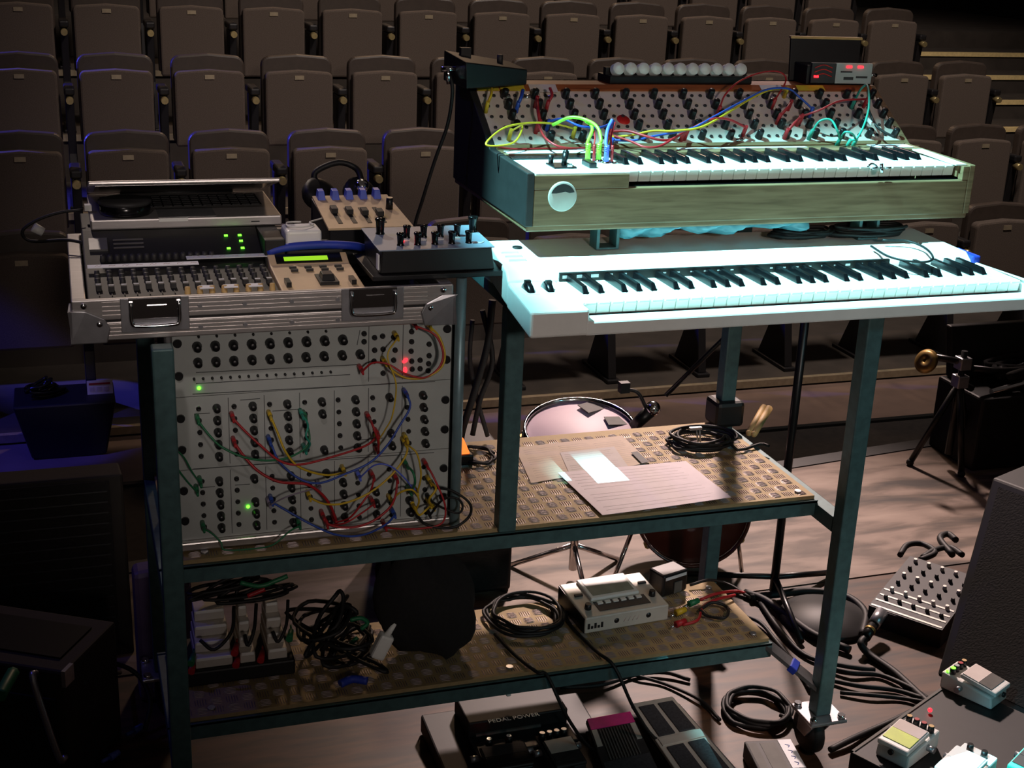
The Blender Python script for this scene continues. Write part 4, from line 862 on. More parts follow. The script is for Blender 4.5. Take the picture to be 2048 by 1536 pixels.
q = [at(x, y, Z=ZS+0.0042) for x, y in ((1262, 905), (1275, 903), (1298, 924), (1284, 927))]
sheet('music_sheet', 'pink-white laminated sheet with ruled lines at the front of the middle shelf', 'paper_pink', [(1115, 945), (1372, 922), (1462, 998), (1205, 1030)], ZS+0.0052, 13, ('ink', 0.0005), curl=0.004, mar=0.05)
ph = G().ext([tuple(p) for p in q], (0, 0, 0.0006)).build('photo_strip', 'charcoal'); tag(ph, 'small dark printed strip at the corner of the cream page', 'print')
cc = coil('coil of black cable with a metal clip on the middle shelf', 'rubber', at(1402, 888, Z=ZS), 0.066, 0.052, 6, 0.0034, tail=[at(1475, 900, Z=ZS+0.006), at(1520, 888, Z=ZS+0.006), at(1538, 892, Z=ZS+0.006)])
qc = at(1390, 868, Z=ZS+0.03)
G().box(-0.014, 0.014, -0.004, 0.004, 0.010, 0.016, T(*qc)).tube([qc+Vector((0.002, 0, 0.012)), qc+Vector((0.008, -0.002, -0.020))], 0.0016, 6).tube([qc+Vector((0.010, 0, 0.012)), qc+Vector((0.014, -0.002, -0.020))], 0.0016, 6).build('clip', 'zinc', cc)
for k, (px, py, lb) in enumerate(((1498, 866, 'wooden drumstick bundle, left stick, at the back right corner of the middle shelf'), (1508, 868, 'wooden drumstick bundle, right stick, at the back right corner of the middle shelf'))):
    p = at(px, py, Z=ZS+0.012); p2 = p+Vector((0.075, 0.075, 0.028))
    o_ = G().cyl(p, p2, 0.0075, 0.0085, 10).ball(tuple(p), 0.0075, 8).build('drumstick', 'wood_peg'); tag(o_, lb, 'drumstick')
G().box(1.198, 1.268, 0.338, 0.406, ZS+0.0005, ZS+0.062).build('foam_sleeve', 'black', TR, 0.010, 'black foam sleeve around the rear post')
lamp = thing('orange_lamp', 'small glowing orange lamp on a black base beside the modular synthesizer', 'lamp', tuple(at(925, 930, Z=ZS)))
p = at(922, 925, Z=ZS)
G().box(-0.022, 0.022, -0.018, 0.018, 0.0, 0.022, T(p.x, p.y, ZS+0.0005)).build('base', 'black_satin', lamp, 0.003)
G().hexa([(-0.014, -0.012, 0.0225), (0.016, -0.012, 0.0225), (0.016, 0.012, 0.0225), (-0.014, 0.012, 0.0225), (-0.006, -0.004, 0.055), (0.003, -0.004, 0.055), (0.003, 0.004, 0.055), (-0.006, 0.004, 0.055)], T(p.x, p.y, ZS)).build('shade', 'orange_lamp', lamp, 0.002)
coil('black lead looped beside the orange lamp', 'rubber', at(958, 915, Z=ZS), 0.030, 0.045, 2, 0.0034)
for k, (lb, pix, r) in enumerate((('black stage cable hanging behind the modular, thick one', [(985, 600), (975, 690), (950, 780), (925, 860), (920, 900)], 0.008),
        ('black stage cable hanging behind the modular, slack one', [(965, 620), (985, 720), (960, 800), (945, 870)], 0.006),
        ('grey stage cable hanging behind the modular', [(945, 640), (940, 720), (955, 800), (975, 872)], 0.005))):
    t = thing('hanging_cable', lb, 'cable', tuple(at(*pix[-1], Y=0.36))); G().tube([at(x, y, Y=0.36+0.01*k) for x, y in pix], r, 8).build('cord', 'rubber' if k < 2 else 'charcoal', t)

# ================================================================== ON THE LOWER SHELF
ZL = 0.2534
SB = thing('touch_module', 'silver desktop synth module with grey display on the lower shelf', 'synthesizer', (0.89, 0.12, ZL))
BM = Matrix.Translation((0.789, 0.052, ZL)) @ Matrix.Rotation(radians(4), 4, 'Z')
bw, bd = 0.193, 0.135
G().hexa([(0, 0, 0), (bw, 0, 0), (bw, bd, 0), (0, bd, 0), (0, 0, 0.036), (bw, 0, 0.036), (bw, bd, 0.046), (0, bd, 0.046)], BM).build('body', 'silver_paint', SB, 0.003)
G().hexa([(-0.0015, 0.002, 0.001), (-0.0005, 0.002, 0.001), (-0.0005, bd-0.002, 0.001), (-0.0015, bd-0.002, 0.001), (-0.0015, 0.002, 0.034), (-0.0005, 0.002, 0.034), (-0.0005, bd-0.002, 0.044), (-0.0015, bd-0.002, 0.044)], BM).build('side_cheek', 'black_satin', SB)
TM = BM @ frame((0, 0, 0.0362), (1, 0, 0), (0, bd, 0.010), (0, -0.010, bd))
G().box(0.038, 0.150, 0.055, 0.132, 0, 0.007, TM).build('display_frame', 'white_plastic', SB, 0.002)
G().box(0.046, 0.142, 0.064, 0.126, 0.007, 0.0076, TM).build('display', 'lcd_grey', SB, label='grey display')
G().box(0.040, 0.158, 0.016, 0.050, 0, 0.0012, TM).build('button_field', 'charcoal', SB)
for k in range(6): G().box(0.046+k*0.018, 0.058+k*0.018, 0.038, 0.046, 0.0012, 0.004, TM).build('button', 'white_plastic', SB)
for x, y in ((0.020, 0.032), (0.174, 0.042)): G().cyl(TM @ Vector((x, y, 0)), TM @ Vector((x, y, 0.012)), 0.0075, 0.0065, 12).build('knob', 'black_satin', SB)
for x, y in ((0.012, 0.078), (0.166, 0.088)): G().box(x, x+0.018, y, y+0.006, 0, 0.004, TM).build('slider', 'charcoal', SB)
for k in range(5): G().box(0.006+k*0.0075, 0.011+k*0.0075, -0.001, 0.0, 0.010, 0.022-(k % 2)*0.006, BM).build('print', 'black', SB)
for x in (0.072, 0.146): G().lathe([(0, 0.002), (0.004, 0.002), (0.006, 0)], BM @ Vector((x, 0, 0.019)), BM.to_3x3() @ Vector((0, -1, 0)), 12).build('socket', 'black_satin', SB)
for k in range(4): G().tube([BM @ Vector((0.088+k*0.010, -0.0008, 0.014)), BM @ Vector((0.094+k*0.010, -0.0008, 0.024))], 0.0007, 4, 1).build('print', 'ink', SB)
coil('coil of black cable left of the silver desktop module', 'rubber', (0.690, 0.145, ZL), 0.072, 0.078, 5, 0.0036)
wa = thing('wall_adapter', 'black plug-in power adapter with pale label behind the silver module', 'adapter', tuple(at(1365, 1185, Z=ZL)))
q = at(1345, 1190, Z=ZL)
G().box(-0.030, 0.042, 0.0, 0.050, 0.0, 0.052, T(q.x, q.y, ZL+0.0005) @ Matrix.Rotation(0.3, 4, 'Z')).build('body', 'black_satin', wa, 0.005)
G().box(-0.024, 0.036, -0.001, 0.0, 0.040, 0.047, T(q.x, q.y, ZL) @ Matrix.Rotation(0.3, 4, 'Z')).build('print', 'tape_white', wa)
G().box(0.002, 0.024, -0.002, 0.0, 0.004, 0.030, T(q.x, q.y, ZL) @ Matrix.Rotation(0.3, 4, 'Z')).build('label', 'gaffer', wa)
for m_, px, py, lb in (('wire_yellow', 1362, 1225, 'yellow jack plug on the lower shelf beside the silver module'), ('wire_green', 1388, 1207, 'green jack plug on the lower shelf beside the silver module'), ('wire_red', 1362, 1248, 'red jack plug lying at the front corner of the silver module')):
    p = at(px, py, Z=ZL+0.008); t = thing('jack_plug', lb, 'plug', tuple(p))
    G().cyl(p+Vector((-0.012, 0, 0)), p+Vector((0.012, 0.004, 0.004)), 0.0075, 0.006, 10).build('sleeve', m_, t); G().cyl(p+Vector((-0.012, 0, 0)), p+Vector((-0.026, -0.004, -0.004)), 0.003, n=8).build('tip', 'chrome', t)
for m_, pix, lb in (('wire_red', [(1365, 1250), (1395, 1240), (1405, 1215), (1430, 1200), (1470, 1190)], 'red cable snaking right of the silver module'), ('wire_red', [(1400, 1200), (1430, 1188), (1470, 1182), (1490, 1186)], 'second red cable ending at the right end of the lower shelf'),
                    ('rubber', [(1380, 1170), (1420, 1160), (1460, 1170), (1500, 1195)], 'black cable leaving the power adapter to the right'), ('rubber', [(1400, 1220), (1425, 1205), (1455, 1215), (1450, 1235), (1415, 1232), (1400, 1220)], 'thin ring of black wire on the lower shelf')):
    t = thing('shelf_cable', lb, 'cable', tuple(at(*pix[0], Z=ZL))); G().tube([at(x, y, Z=ZL+0.008+0.006*(i % 2)) for i, (x, y) in enumerate(pix)], 0.0034, 6).build('cord', m_, t)
for k, (pix, lb) in enumerate(((((1140, 1190), (1135, 1240), (1190, 1300)), 'black cable running over the lower shelf front edge from the silver module'), (((990, 1268), (1030, 1310), (1075, 1345)), 'black cable running over the lower shelf front edge from the cable coil'))):
    t = thing('shelf_cable', lb, 'cable', tuple(at(*pix[0], Z=ZL)))
    W = [at(x, y, Z=ZL+0.005) for x, y in pix]; e = W[-1]
    W += [Vector((e.x+0.02, -0.075, ZL-0.004)), Vector((e.x+0.06, -0.10, 0.16)), Vector((e.x+0.14, -0.06, 0.05)), Vector((e.x+0.25, 0.02, 0.012))]
    G().tube(W, 0.0035, 6).build('cord', 'rubber', t)
# row of small units at the left end of the lower shelf
tray = G().box(-0.012, 0.196, 0.045, 0.175, ZL+0.0005, ZL+0.032).build('power_strip', 'black', None, 0.004); tag(tray, 'black tray carrying small silver units at the left end of the lower shelf', 'tray')
for X0, w_, lb in ((0.012, 0.068, 'widest cream stepped unit in the black tray on the lower shelf'), (0.094, 0.028, 'narrow cream stepped unit in the middle of the black tray'), (0.146, 0.036, 'narrow silver unit at the right end of the black tray')):
    t = thing('line_unit', lb, 'unit', (X0+w_/2, 0.1, ZL+0.033))
    for j in range(4):
        G().box(X0+j*0.002, X0+w_-j*0.002, 0.055+j*0.022, 0.165, ZL+0.0325+j*0.021, ZL+0.0325+(j+1)*0.021-0.0005).build('step', 'silver_paint', t, 0.0015)
        G().box(X0+0.002+j*0.002, X0+w_-0.002-j*0.002, 0.0535+j*0.022, 0.058+j*0.022, ZL+0.0325+(j+1)*0.021-0.005, ZL+0.0325+(j+1)*0.021+0.001).build('lip', 'white_plastic', t, 0.0008)
    G().tube([(X0+0.01, 0.06, ZL+0.09), (X0+w_*0.5, 0.045, ZL+0.075), (X0+w_, 0.06, ZL+0.10), (X0+w_+0.01, 0.10, ZL+0.13)], 0.0035, 6).build('lead', 'rubber', t)
for X, y, z, m_, lb in ((0.088, 0.055, 0.036, 'wire_red', 'red plug between the first two cream units'), (0.006, 0.055, 0.052, 'wire_green', 'green plug at the left of the widest cream unit'), (0.134, 0.055, 0.040, 'wire_red', 'broad red plug before the right-hand silver unit'), (0.190, 0.065, 0.072, 'wire_green', 'green plug right of the silver unit'), (0.086, 0.055, 0.062, 'wire_red', 'upper red plug between the cream units'), (0.006, 0.056, 0.032+0.002, 'wire_red', 'red plug at the left of the widest cream unit')):
    o_ = G().cyl((X-0.004, y-0.012, ZL+z), (X+0.004, y+0.014, ZL+z+0.004), 0.007, 0.005, 10).cyl((X+0.004, y+0.014, ZL+z+0.004), (X+0.006, y+0.03, ZL+z+0.006), 0.002, n=6).build('jack_plug', m_); tag(o_, lb, 'plug')
def tangle(label, c, s, n, r, m='rubber', name='cable_heap'):
    pts = []
    for i in range(n):
        a_ = i*1.13; rr = 0.55+0.45*sin(i*0.71)
        pts.append((c[0]+s[0]*rr*cos(a_), c[1]+s[1]*rr*sin(a_*1.07), c[2]+r+s[2]*(0.5+0.5*sin(i*0.43))*(1-0.55*rr)))
    o_ = G().tube(pts, r, 6, 4).build(name, m); tag(o_, label, 'cables'); o_['kind'] = 'stuff'; return o_
tangle('heap of tangled black cables in the middle of the lower shelf', (0.285, 0.09, ZL+0.001), (0.085, 0.10, 0.14), 70, 0.0042)
tangle('heap of tangled black cables above the small silver units', (0.11, 0.14, ZL+0.12), (0.11, 0.035, 0.06), 46, 0.0036)
for m_, pix, lb in (('wire_green', [(480, 1165), (520, 1172), (555, 1160), (575, 1152)], 'green cable under the middle shelf at the left'), ('wire_green', [(690, 1300), (705, 1285), (715, 1275)], 'short green cable in the dark heap'), ('wire_red', [(495, 1192), (515, 1184), (530, 1178)], 'short red cable above the silver units'), ('wire_green', [(700, 1240), (722, 1236), (735, 1246), (722, 1258)], 'green cable curl beside the white plug')):
    t = thing('shelf_cable', lb, 'cable', tuple(at(*pix[0], Y=0.06))); G().tube([at(x, y, Y=0.06) for x, y in pix], 0.0045, 6).build('cord', m_, t)
wp = thing('white_plug', 'white mains plug adapter hanging in the cable heap on the lower shelf', 'plug', tuple(at(765, 1290, Y=0.02)))
M_ = T(*at(765, 1288, Y=0.02)) @ Matrix.Rotation(0.45, 4, 'Y')
G().box(-0.014, 0.014, -0.012, 0.012, -0.030, 0.022, M_).build('body', 'white_plastic', wp, 0.005); G().cyl(M_ @ Vector((0, 0, 0.020)), M_ @ Vector((0.004, 0, 0.048)), 0.007, 0.004, 8).build('strain_relief', 'white_plastic', wp)
wp2 = thing('white_plug', 'small white plug tip higher up in the dark behind the lower shelf', 'plug', tuple(at(790, 1190, Y=0.10)))
M_ = T(*at(788, 1175, Y=0.10)) @ Matrix.Rotation(-0.4, 4, 'Y')
G().box(-0.009, 0.009, -0.009, 0.009, -0.010, 0.012, M_).build('body', 'white_plastic', wp2, 0.003); G().cyl(M_ @ Vector((0, 0, -0.012)), M_ @ Vector((0.002, 0, -0.034)), 0.006, 0.005, 8).build('pin_sleeve', 'wire_violet', wp2)
# black cloth bag
bgm = G(); n1, n2 = 22, 14; vs = []; fs = []
for j in range(n2+1):
    th = pi*j/n2
    for i in range(n1):
        a_ = 2*pi*i/n1; rr = 1+0.10*sin(3*a_+2*th)+0.06*sin(7*a_-3*th)
        x = 0.452+0.098*rr*sin(th)*cos(a_)-0.03*cos(th); y = 0.075+0.085*rr*sin(th)*sin(a_); z = ZL+0.115+0.125*cos(th)*rr
        vs.append((x, max(y, -0.045), max(z, ZL+0.001)))
for j in range(n2):
    for i in range(n1): fs.append((j*n1+i, (j+1)*n1+i, (j+1)*n1+(i+1) % n1, j*n1+(i+1) % n1))
o_ = bgm.add(vs, fs, None, True).build('cloth_bag', 'cloth'); tag(o_, 'slumped black cloth bag in the middle of the lower shelf', 'bag')
bt = G().tube([at(680, 1368, Z=ZL+0.004), at(705, 1358, Z=ZL+0.006), at(735, 1362, Z=ZL+0.004)], 0.008, 8).build('tape_scrap', 'tape_blue'); tag(bt, 'scrap of blue tape on the lower shelf edge', 'tape')

# ================================================================== DRUM, MICROPHONE, AMPLIFIER BEHIND
def drum(t, hc_, ax, R_, DL, shell, head, back_head, hoop_m, nl=8, a0=0.2):
    G().lathe([(R_, 0.012), (R_, DL-0.012)], hc_, ax, 40).build('shell', shell, t)
    G().lathe([(0, 0.004), (R_-0.004, 0.004), (R_+0.002, 0.010)], hc_, ax, 40).build('head', head, t)
    G().lathe([(0, DL-0.004), (R_-0.004, DL-0.004), (R_+0.002, DL-0.010)], hc_, ax, 40).build('resonant_head', back_head, t)
    for h in (0.0, DL-0.018): G().lathe([(R_+0.003, h-0.006), (R_+0.009, h-0.006), (R_+0.009, h+0.020), (R_+0.012, h+0.022), (R_+0.003, h+0.022)], hc_, ax, 40, closed=True).build('hoop', hoop_m, t)
    uu = ax.cross(Vector((0, 0, 1))).normalized(); vv = uu.cross(ax)
    for k in range(nl):
        a_ = 2*pi*k/nl+a0; rd = uu*cos(a_)+vv*sin(a_); p0 = hc_+rd*(R_+0.010)
        G().cyl(p0+ax*0.002, p0+ax*(DL-0.004), 0.0030, n=6).build('tension_rod', 'chrome', t)
        for h in (0.03, DL-0.03): G().cyl(p0+ax*(h-0.014), p0+ax*(h+0.014), 0.009, n=8).build('lug', 'bronze', t)
    return uu, vv
hc_ = at(1160, 858, Y=0.70); ax = Vector((0.10, 0.20, -0.97)).normalized(); DL = 0.19
DR = thing('snare_drum', 'drum on a stand with chrome hoop and pinkish head carrying two tape patches', 'drum', (hc_.x, hc_.y, 0))
uu, vv = drum(DR, hc_, ax, 0.132, DL, 'drum_shell', 'drum_head', 'drum_head', 'chrome')
for (px, py, w_, h_, rot) in ((1190, 812, 0.040, 0.022, -0.15), (1232, 842, 0.026, 0.020, 0.25)):
    d_ = _f + _r*((px-1024)/FPX) - _u*((py-768)/FPX); o0 = hc_+ax*0.003; p_ = CAM+d_*((o0-CAM).dot(ax)/d_.dot(ax))
    F_ = frame(p_, Vector((1, 0.2, 0)).normalized(), ax.cross(Vector((1, 0.2, 0))).normalized(), ax*-1) @ Matrix.Rotation(rot, 4, 'Z')
    G().box(-w_, w_, -h_, h_, -0.001, 0.0016, F_).build('tape_patch', 'gaffer', DR, label='grey tape patch')
cb_ = hc_+ax*DL
G().cyl(cb_+Vector((0, 0, -0.002)), (cb_.x, cb_.y, 0.03), 0.011, n=10).build('stand_pole', 'chrome', DR)
for a_ in (0.4, 2.5, 4.6):
    G().cyl((cb_.x, cb_.y, 0.10), (cb_.x+0.17*cos(a_), cb_.y+0.17*sin(a_), 0.008), 0.007, n=8).build('stand_leg', 'chrome', DR)
    G().cyl(cb_+Vector((0, 0, -0.02)), cb_+Vector((0.11*cos(a_), 0.11*sin(a_), 0.0)), 0.006, n=8).build('stand_arm', 'chrome', DR)
dc_ = at(1388, 1022, Y=0.60); dax = Vector((0.30, 0.92, -0.20)).normalized()
D2 = thing('bass_drum', 'small dark wooden drum with glossy black head and brass lugs under the middle shelf', 'drum', (dc_.x, dc_.y+0.1, 0))
drum(D2, dc_, dax, 0.138, 0.24, 'drum_shell', 'drum_gloss', 'drum_gloss', 'drum_shell', 10, 0.1)
for sx in (-1, 1): G().cyl(dc_+dax*0.12+Vector((sx*0.142, 0, -0.04)), Vector((dc_.x+sx*0.19, dc_.y+0.06, 0.006)), 0.006, n=8).build('spur', 'chrome', D2)
MC = thing('microphone_stand', 'black microphone stand with boom and silver-tipped microphone near the drum', 'microphone stand', (1.506, 0.52, 0))
G().cyl((1.506, 0.52, 0.02), (1.506, 0.52, 0.93), 0.011, n=12).build('pole', 'black_satin', MC)
for a_ in (0.3, 2.4, 4.5): G().cyl((1.506, 0.52, 0.06), (1.506+0.24*cos(a_), 0.52+0.24*sin(a_), 0.010), 0.008, n=8).build('leg', 'black_satin', MC)
mp = at(1300, 822, Y=0.62); bt_ = Vector((1.506, 0.52, 0.92))
G().cyl(bt_, mp+(bt_-mp)*0.10, 0.006, n=8).build('boom', 'black_satin', MC)
dm = Vector((0.55, -0.3, 0.75)).normalized()
mo = G().cyl(mp-dm*0.06, mp, 0.014, 0.017, 12).build('microphone', 'black_satin', MC)
G().ball(tuple(mp+dm*0.010), 0.019, 12).build('grille', 'chrome', mo, label='silver microphone grille')
G().box(-0.012, 0.012, -0.01, 0.01, -0.012, 0.014, T(*at(1248, 775, Y=0.64))).tube([at(1248, 778, Y=0.64), at(1275, 785, Y=0.63), at(1292, 815, Y=0.62)], 0.005, 6).build('clip', 'black', MC)
AM = thing('bass_amplifier', 'black amplifier cabinet half hidden behind the black cloth bag', 'amplifier', (0.70, 0.86, 0))
G().box(0.56, 0.852, 0.70, 1.00, 0.012, 0.36).build('cabinet', 'black', AM, 0.008)
G().box(0.575, 0.838, 0.692, 0.70, 0.03, 0.34).build('grille', 'grille', AM)
for X in (0.57, 0.84):
    for y in (0.72, 0.98): G().cyl((X, y, 0), (X, y, 0.013), 0.012, n=8).build('foot', 'rubber', AM)

# ================================================================== MONITOR WEDGES, LEFT SIDE
WL = thing('monitor_wedge', 'large dark floor monitor with ribbed grille left of the trolley', 'speaker', (-0.4, 0.8, 0))
G().ext([(-0.78, 0.63, 0), (-0.78, 0.74, 0.405), (-0.78, 0.99, 0.33), (-0.78, 0.99, 0)], (0.70, 0, 0)).build('cabinet', 'black_brown', WL, 0.006)
WM = frame((-0.765, 0.632, 0.012), (1, 0, 0), (0, 0.11, 0.405), (0, -0.405, 0.11))
gr = G().box(0, 0.655, 0, 0.395, 0.002, 0.010, WM).build('grille', 'grille', WL)
for k in range(16): G().box(0.006, 0.649, 0.010+k*0.024, 0.013+k*0.024, 0.010, 0.0125, WM).build('grille_bar', 'black', gr)
BL = thing('stage_box', 'black box with cable on top standing on the hall floor behind the left monitor', 'box', (-0.2, 2.7, -0.6))
p0 = at(75, 922, Z=-0.604); p1 = at(205, 917, Z=-0.604)
G().ext([(p0.x-0.02, p0.y, -0.595), (p0.x+0.04, p0.y, -0.604), (p1.x-0.04, p0.y, -0.604), (p1.x+0.02, p0.y, -0.595), (p1.x+0.07, p0.y, -0.36), (p0.x-0.08, p0.y, -0.36)], (0, 0.26, 0)).build('body', 'black', BL, 0.008)
t = tangle('small bundle of dark cable glinting blue on the black hall box', (p0.x+0.05, p0.y+0.12, -0.359), (0.085, 0.06, 0.08), 34, 0.007, 'black_gloss')
sg = thing('notice_card', 'white printed notice standing on the black hall box', 'sign', (p1.x, p0.y+0.1, -0.36))
c0 = at(175, 786, Y=p0.y+0.03); 
G().box(c0.x, c0.x+0.105, p0.y+0.10, p0.y+0.104, -0.3595, -0.298).build('card', 'paper', sg)
G().box(c0.x+0.008, c0.x+0.095, p0.y+0.0985, p0.y+0.10, -0.316, -0.308).build('heading', 'wire_red', sg)
for k in range(3): G().box(c0.x+0.010+k*0.03, c0.x+0.030+k*0.03, p0.y+0.0985, p0.y+0.10, -0.346, -0.326).build('print', 'ink', sg)
SA = thing('small_amplifier', 'small black practice amplifier with a metal handle in the bottom left corner', 'amplifier', (-0.35, 0.2, 0))
AMx = T(*at(128, 1345, Z=0.27)) @ Matrix.Rotation(radians(-30), 4, 'Z')
zz = AMx.translation.z
G().box(-0.34, 0.0, 0.0, 0.20, -zz+0.002, 0.0, AMx).build('cabinet', 'black_brown', SA, 0.006)
G().box(-0.32, -0.02, -0.006, 0.0, -zz+0.03, -0.06, AMx).build('grille', 'grille', SA)
G().box(-0.31, -0.03, 0.04, 0.16, 0.0, 0.004, AMx).build('control_panel', 'black_satin', SA)
G().tube([AMx @ Vector(v) for v in ((-0.055, -0.004, -0.008), (-0.050, -0.022, -0.015), (-0.012, -0.022, -0.170), (-0.008, -0.004, -0.182))], 0.0065, 8).build('handle', 'zinc', SA, label='bare metal handle')
for v in ((-0.34, 0.0), (0.0, 0.0)):
    G().box(v[0]-0.004, v[0]+0.004, -0.004, 0.028, -0.03, 0.004, AMx).build('corner', 'zinc', SA)
gt = G().tube([at(0, 1392, Z=0.285), at(12, 1370, Z=0.287), at(26, 1345, Z=0.285)], 0.012, 8).build('green_cloth', 'wire_green'); tag(gt, 'twist of green cloth on top of the practice amplifier', 'cloth')
for pix, z, lb in (([(0, 1335), (80, 1325), (200, 1322), (270, 1345), (300, 1400), (290, 1460)], 0.24, 'black cable arching from the practice amplifier to the trolley post'), ([(170, 1365), (200, 1350), (240, 1345)], 0.20, 'short black cable behind the practice amplifier')):
    t = thing('floor_cable', lb, 'cable', tuple(at(*pix[-1], Z=0.1))); n = len(pix)
    G().tube([at(x, y, Z=z*(1-i/(n-0.6))+0.01) for i, (x, y) in enumerate(pix)], 0.005, 6).build('cord', 'rubber', t)
for px, py, m_, lb in ((188, 1395, 'wire_grey', 'grey plug on the floor beside the practice amplifier'), (268, 1462, 'wire_blue', 'blue plug on the floor left of the trolley post'), (220, 1515, 'wire_violet', 'pale blue plug at the bottom edge left of the trolley post'), (315, 1385, 'wire_white', 'small white tag by the trolley post')):
    p = at(px, py, Z=0.012); o_ = G().cyl(p, p+Vector((0.018, 0.012, 0.002)), 0.008, 0.006, 10).cyl(p, p+Vector((-0.016, -0.010, 0)), 0.004, n=8).build('loose_plug', m_); tag(o_, lb, 'plug')
fb_ = thing('guitar_bag', 'purple-grey bag corner leaning behind the trolley at the left', 'bag', tuple(at(375, 1200, Y=0.45)))
p = at(335, 1195, Y=0.46)
G().hexa([(p.x-0.07, 0.42, 0.0), (p.x+0.07, 0.42, 0.0), (p.x+0.07, 0.52, 0.0), (p.x-0.07, 0.52, 0.0), (p.x-0.07, 0.44, 0.30), (p.x+0.045, 0.44, 0.31), (p.x+0.045, 0.50, 0.31), (p.x-0.07, 0.50, 0.30)]).build('body', 'purple_case', fb_, 0.012)
G().tube([(p.x-0.03, 0.435, 0.29), (p.x+0.02, 0.425, 0.315), (p.x+0.06, 0.435, 0.28)], 0.007, 8).build('strap', 'black', fb_)

# ================================================================== FLOOR PEDALS IN FRONT
def text(s_, size, M, m, parent, name='lettering'):
    cu = bpy.data.curves.new('t', 'FONT'); cu.body = s_; cu.size = size; cu.align_x = 'CENTER'; cu.extrude = 0.0004
    o_ = bpy.data.objects.new('t', cu); C.objects.link(o_); bpy.context.view_layer.update()
    me = bpy.data.meshes.new_from_object(o_); bpy.data.objects.remove(o_)
    me.materials.clear(); me.materials.append(MATS[m]); return place(name, me, parent, M)
PB = thing('pedal_board', 'black pedal board under the trolley front edge', 'pedal board', (0.70, 0.02, 0))
G().hexa([(0.475, -0.30, 0.004), (0.825, -0.30, 0.004), (0.825, 0.16, 0.004), (0.475, 0.16, 0.004), (0.475, -0.30, 0.020), (0.825, -0.30, 0.020), (0.825, 0.16, 0.046), (0.475, 0.16, 0.046)]).build('deck', 'black', PB, 0.004)
for X in (0.49, 0.81): G().box(X-0.01, X+0.01, -0.28, -0.26, 0, 0.005).box(X-0.01, X+0.01, 0.12, 0.14, 0, 0.005).build('foot', 'rubber', PB)
def zb(y): return 0.020+(y+0.30)*0.0566
PU = thing('power_supply', 'black pedal power supply with white lettering and a red light', 'power supply', (0.64, 0.06, 0.045))
p = at(978, 1440, Z=0.09)
G().box(0.545, 0.760, 0.045, 0.150, zb(0.15)+0.0005, 0.086).build('body', 'black', PU, 0.003)
G().box(0.545, 0.760, -0.02, 0.044, zb(0.04)+0.0005, 0.055).build('socket_shelf', 'black_satin', PU, 0.002)
pt_ = at(1028, 1436, Z=0.087)
text('PEDAL POWER', 0.0165, T(pt_.x, pt_.y-0.004, 0.0865), 'wire_white', PU)
G().ball(tuple(at(978, 1487, Z=0.058)), 0.0045, 10).build('led', 'led_red', PU, label='lit red light')
G().box(0.56, 0.70, 0.040, 0.0445, 0.055, 0.060).build('edge', 'gaffer', PU)
def stomp(label, M, size, body, top, knobs, name='effects_pedal', topm2=None, lit=None, split=0.5, group='small effects pedals'):
    """compact pedal: local x width, y length (knobs at +y), z up"""
    w_, l_, h_ = size
    t = thing(name, label, 'pedal', tuple(M.translation))
    G().hexa([(0, 0, 0), (w_, 0, 0), (w_, l_, 0), (0, l_, 0), (0, 0.004, h_*0.55), (w_, 0.004, h_*0.55), (w_, l_, h_*0.8), (0, l_, h_*0.8)], M).build('body', body, t, 0.004)
    G().hexa([(0.002, -0.004, h_*0.62), (w_-0.002, -0.004, h_*0.62), (w_-0.002, l_*0.66, h_*0.84), (0.002, l_*0.66, h_*0.84), (0.002, -0.003, h_*0.84), (w_-0.002, -0.003, h_*0.84), (w_-0.002, l_*0.66, h_*1.06), (0.002, l_*0.66, h_*1.06)], M).build('treadle', body, t, 0.003)
    TM_ = M @ frame((0, 0, h_*0.845), (1, 0, 0), (0, l_*0.66, h_*0.22), (0, -h_*0.22, l_*0.66))
    L_ = l_*0.66
    G().box(0.006, w_-0.006, L_*(1-split), L_*0.97, 0, 0.0015, TM_).build('label_top', top, t)
    G().box(0.006, w_-0.006, L_*0.12, L_*(1-split)-0.001, 0, 0.0015, TM_).build('label_pad', topm2 or top, t)
    for k, m_ in enumerate(knobs):
        X = w_*(k+0.7)/(len(knobs)+0.4)
        c0 = M @ Vector((X, l_*0.84, h_*0.78)); c1 = M @ Vector((X, l_*0.84, h_*0.78+0.014))
        kn = G().cyl(c0, c1, 0.0072, 0.0062, 12).build('knob', 'black_satin', t)
        G().cyl(c1, c1+Vector((0, 0, 0.001)), 0.0055, n=10).build('knob_cap', m_, kn)
    if lit: G().ball(tuple(M @ Vector((w_*0.12, l_*0.93, h_*0.82))), 0.0032, 8).build('led', lit, t, label='lit status light')
    for sx in (-1, 1):
        G().cyl(M @ Vector((w_/2+sx*w_/2, l_*0.62, h_*0.4)), M @ Vector((w_/2+sx*(w_/2+0.016), l_*0.62, h_*0.4)), 0.007, n=10).build('jack', 'zinc', t)
    G().cyl(M @ Vector((w_/2, -0.004, h_*0.55)), M @ Vector((w_/2, -0.009, h_*0.55)), 0.006, n=10).build('thumb_screw', 'black_satin', t)
    return t
p = at(1092, 1530, Z=0.03); stomp('small grey stomp pedal with four knobs beside the pink-topped pedal', T(p.x, p.y-0.05, zb(p.y-0.05)) @ Matrix.Rotation(0.05, 4, 'Z'), (0.070, 0.115, 0.036), 'charcoal', 'silver_paint', ['zinc']*4, split=0.55, topm2='charcoal')
p = at(955, 1530, Z=0.03); stomp('dark stomp pedal with chrome switches below the red light', T(p.x, p.y-0.06, zb(p.y-0.06)), (0.10, 0.095, 0.034), 'black_satin', 'charcoal', ['chrome', 'chrome'], topm2='black')
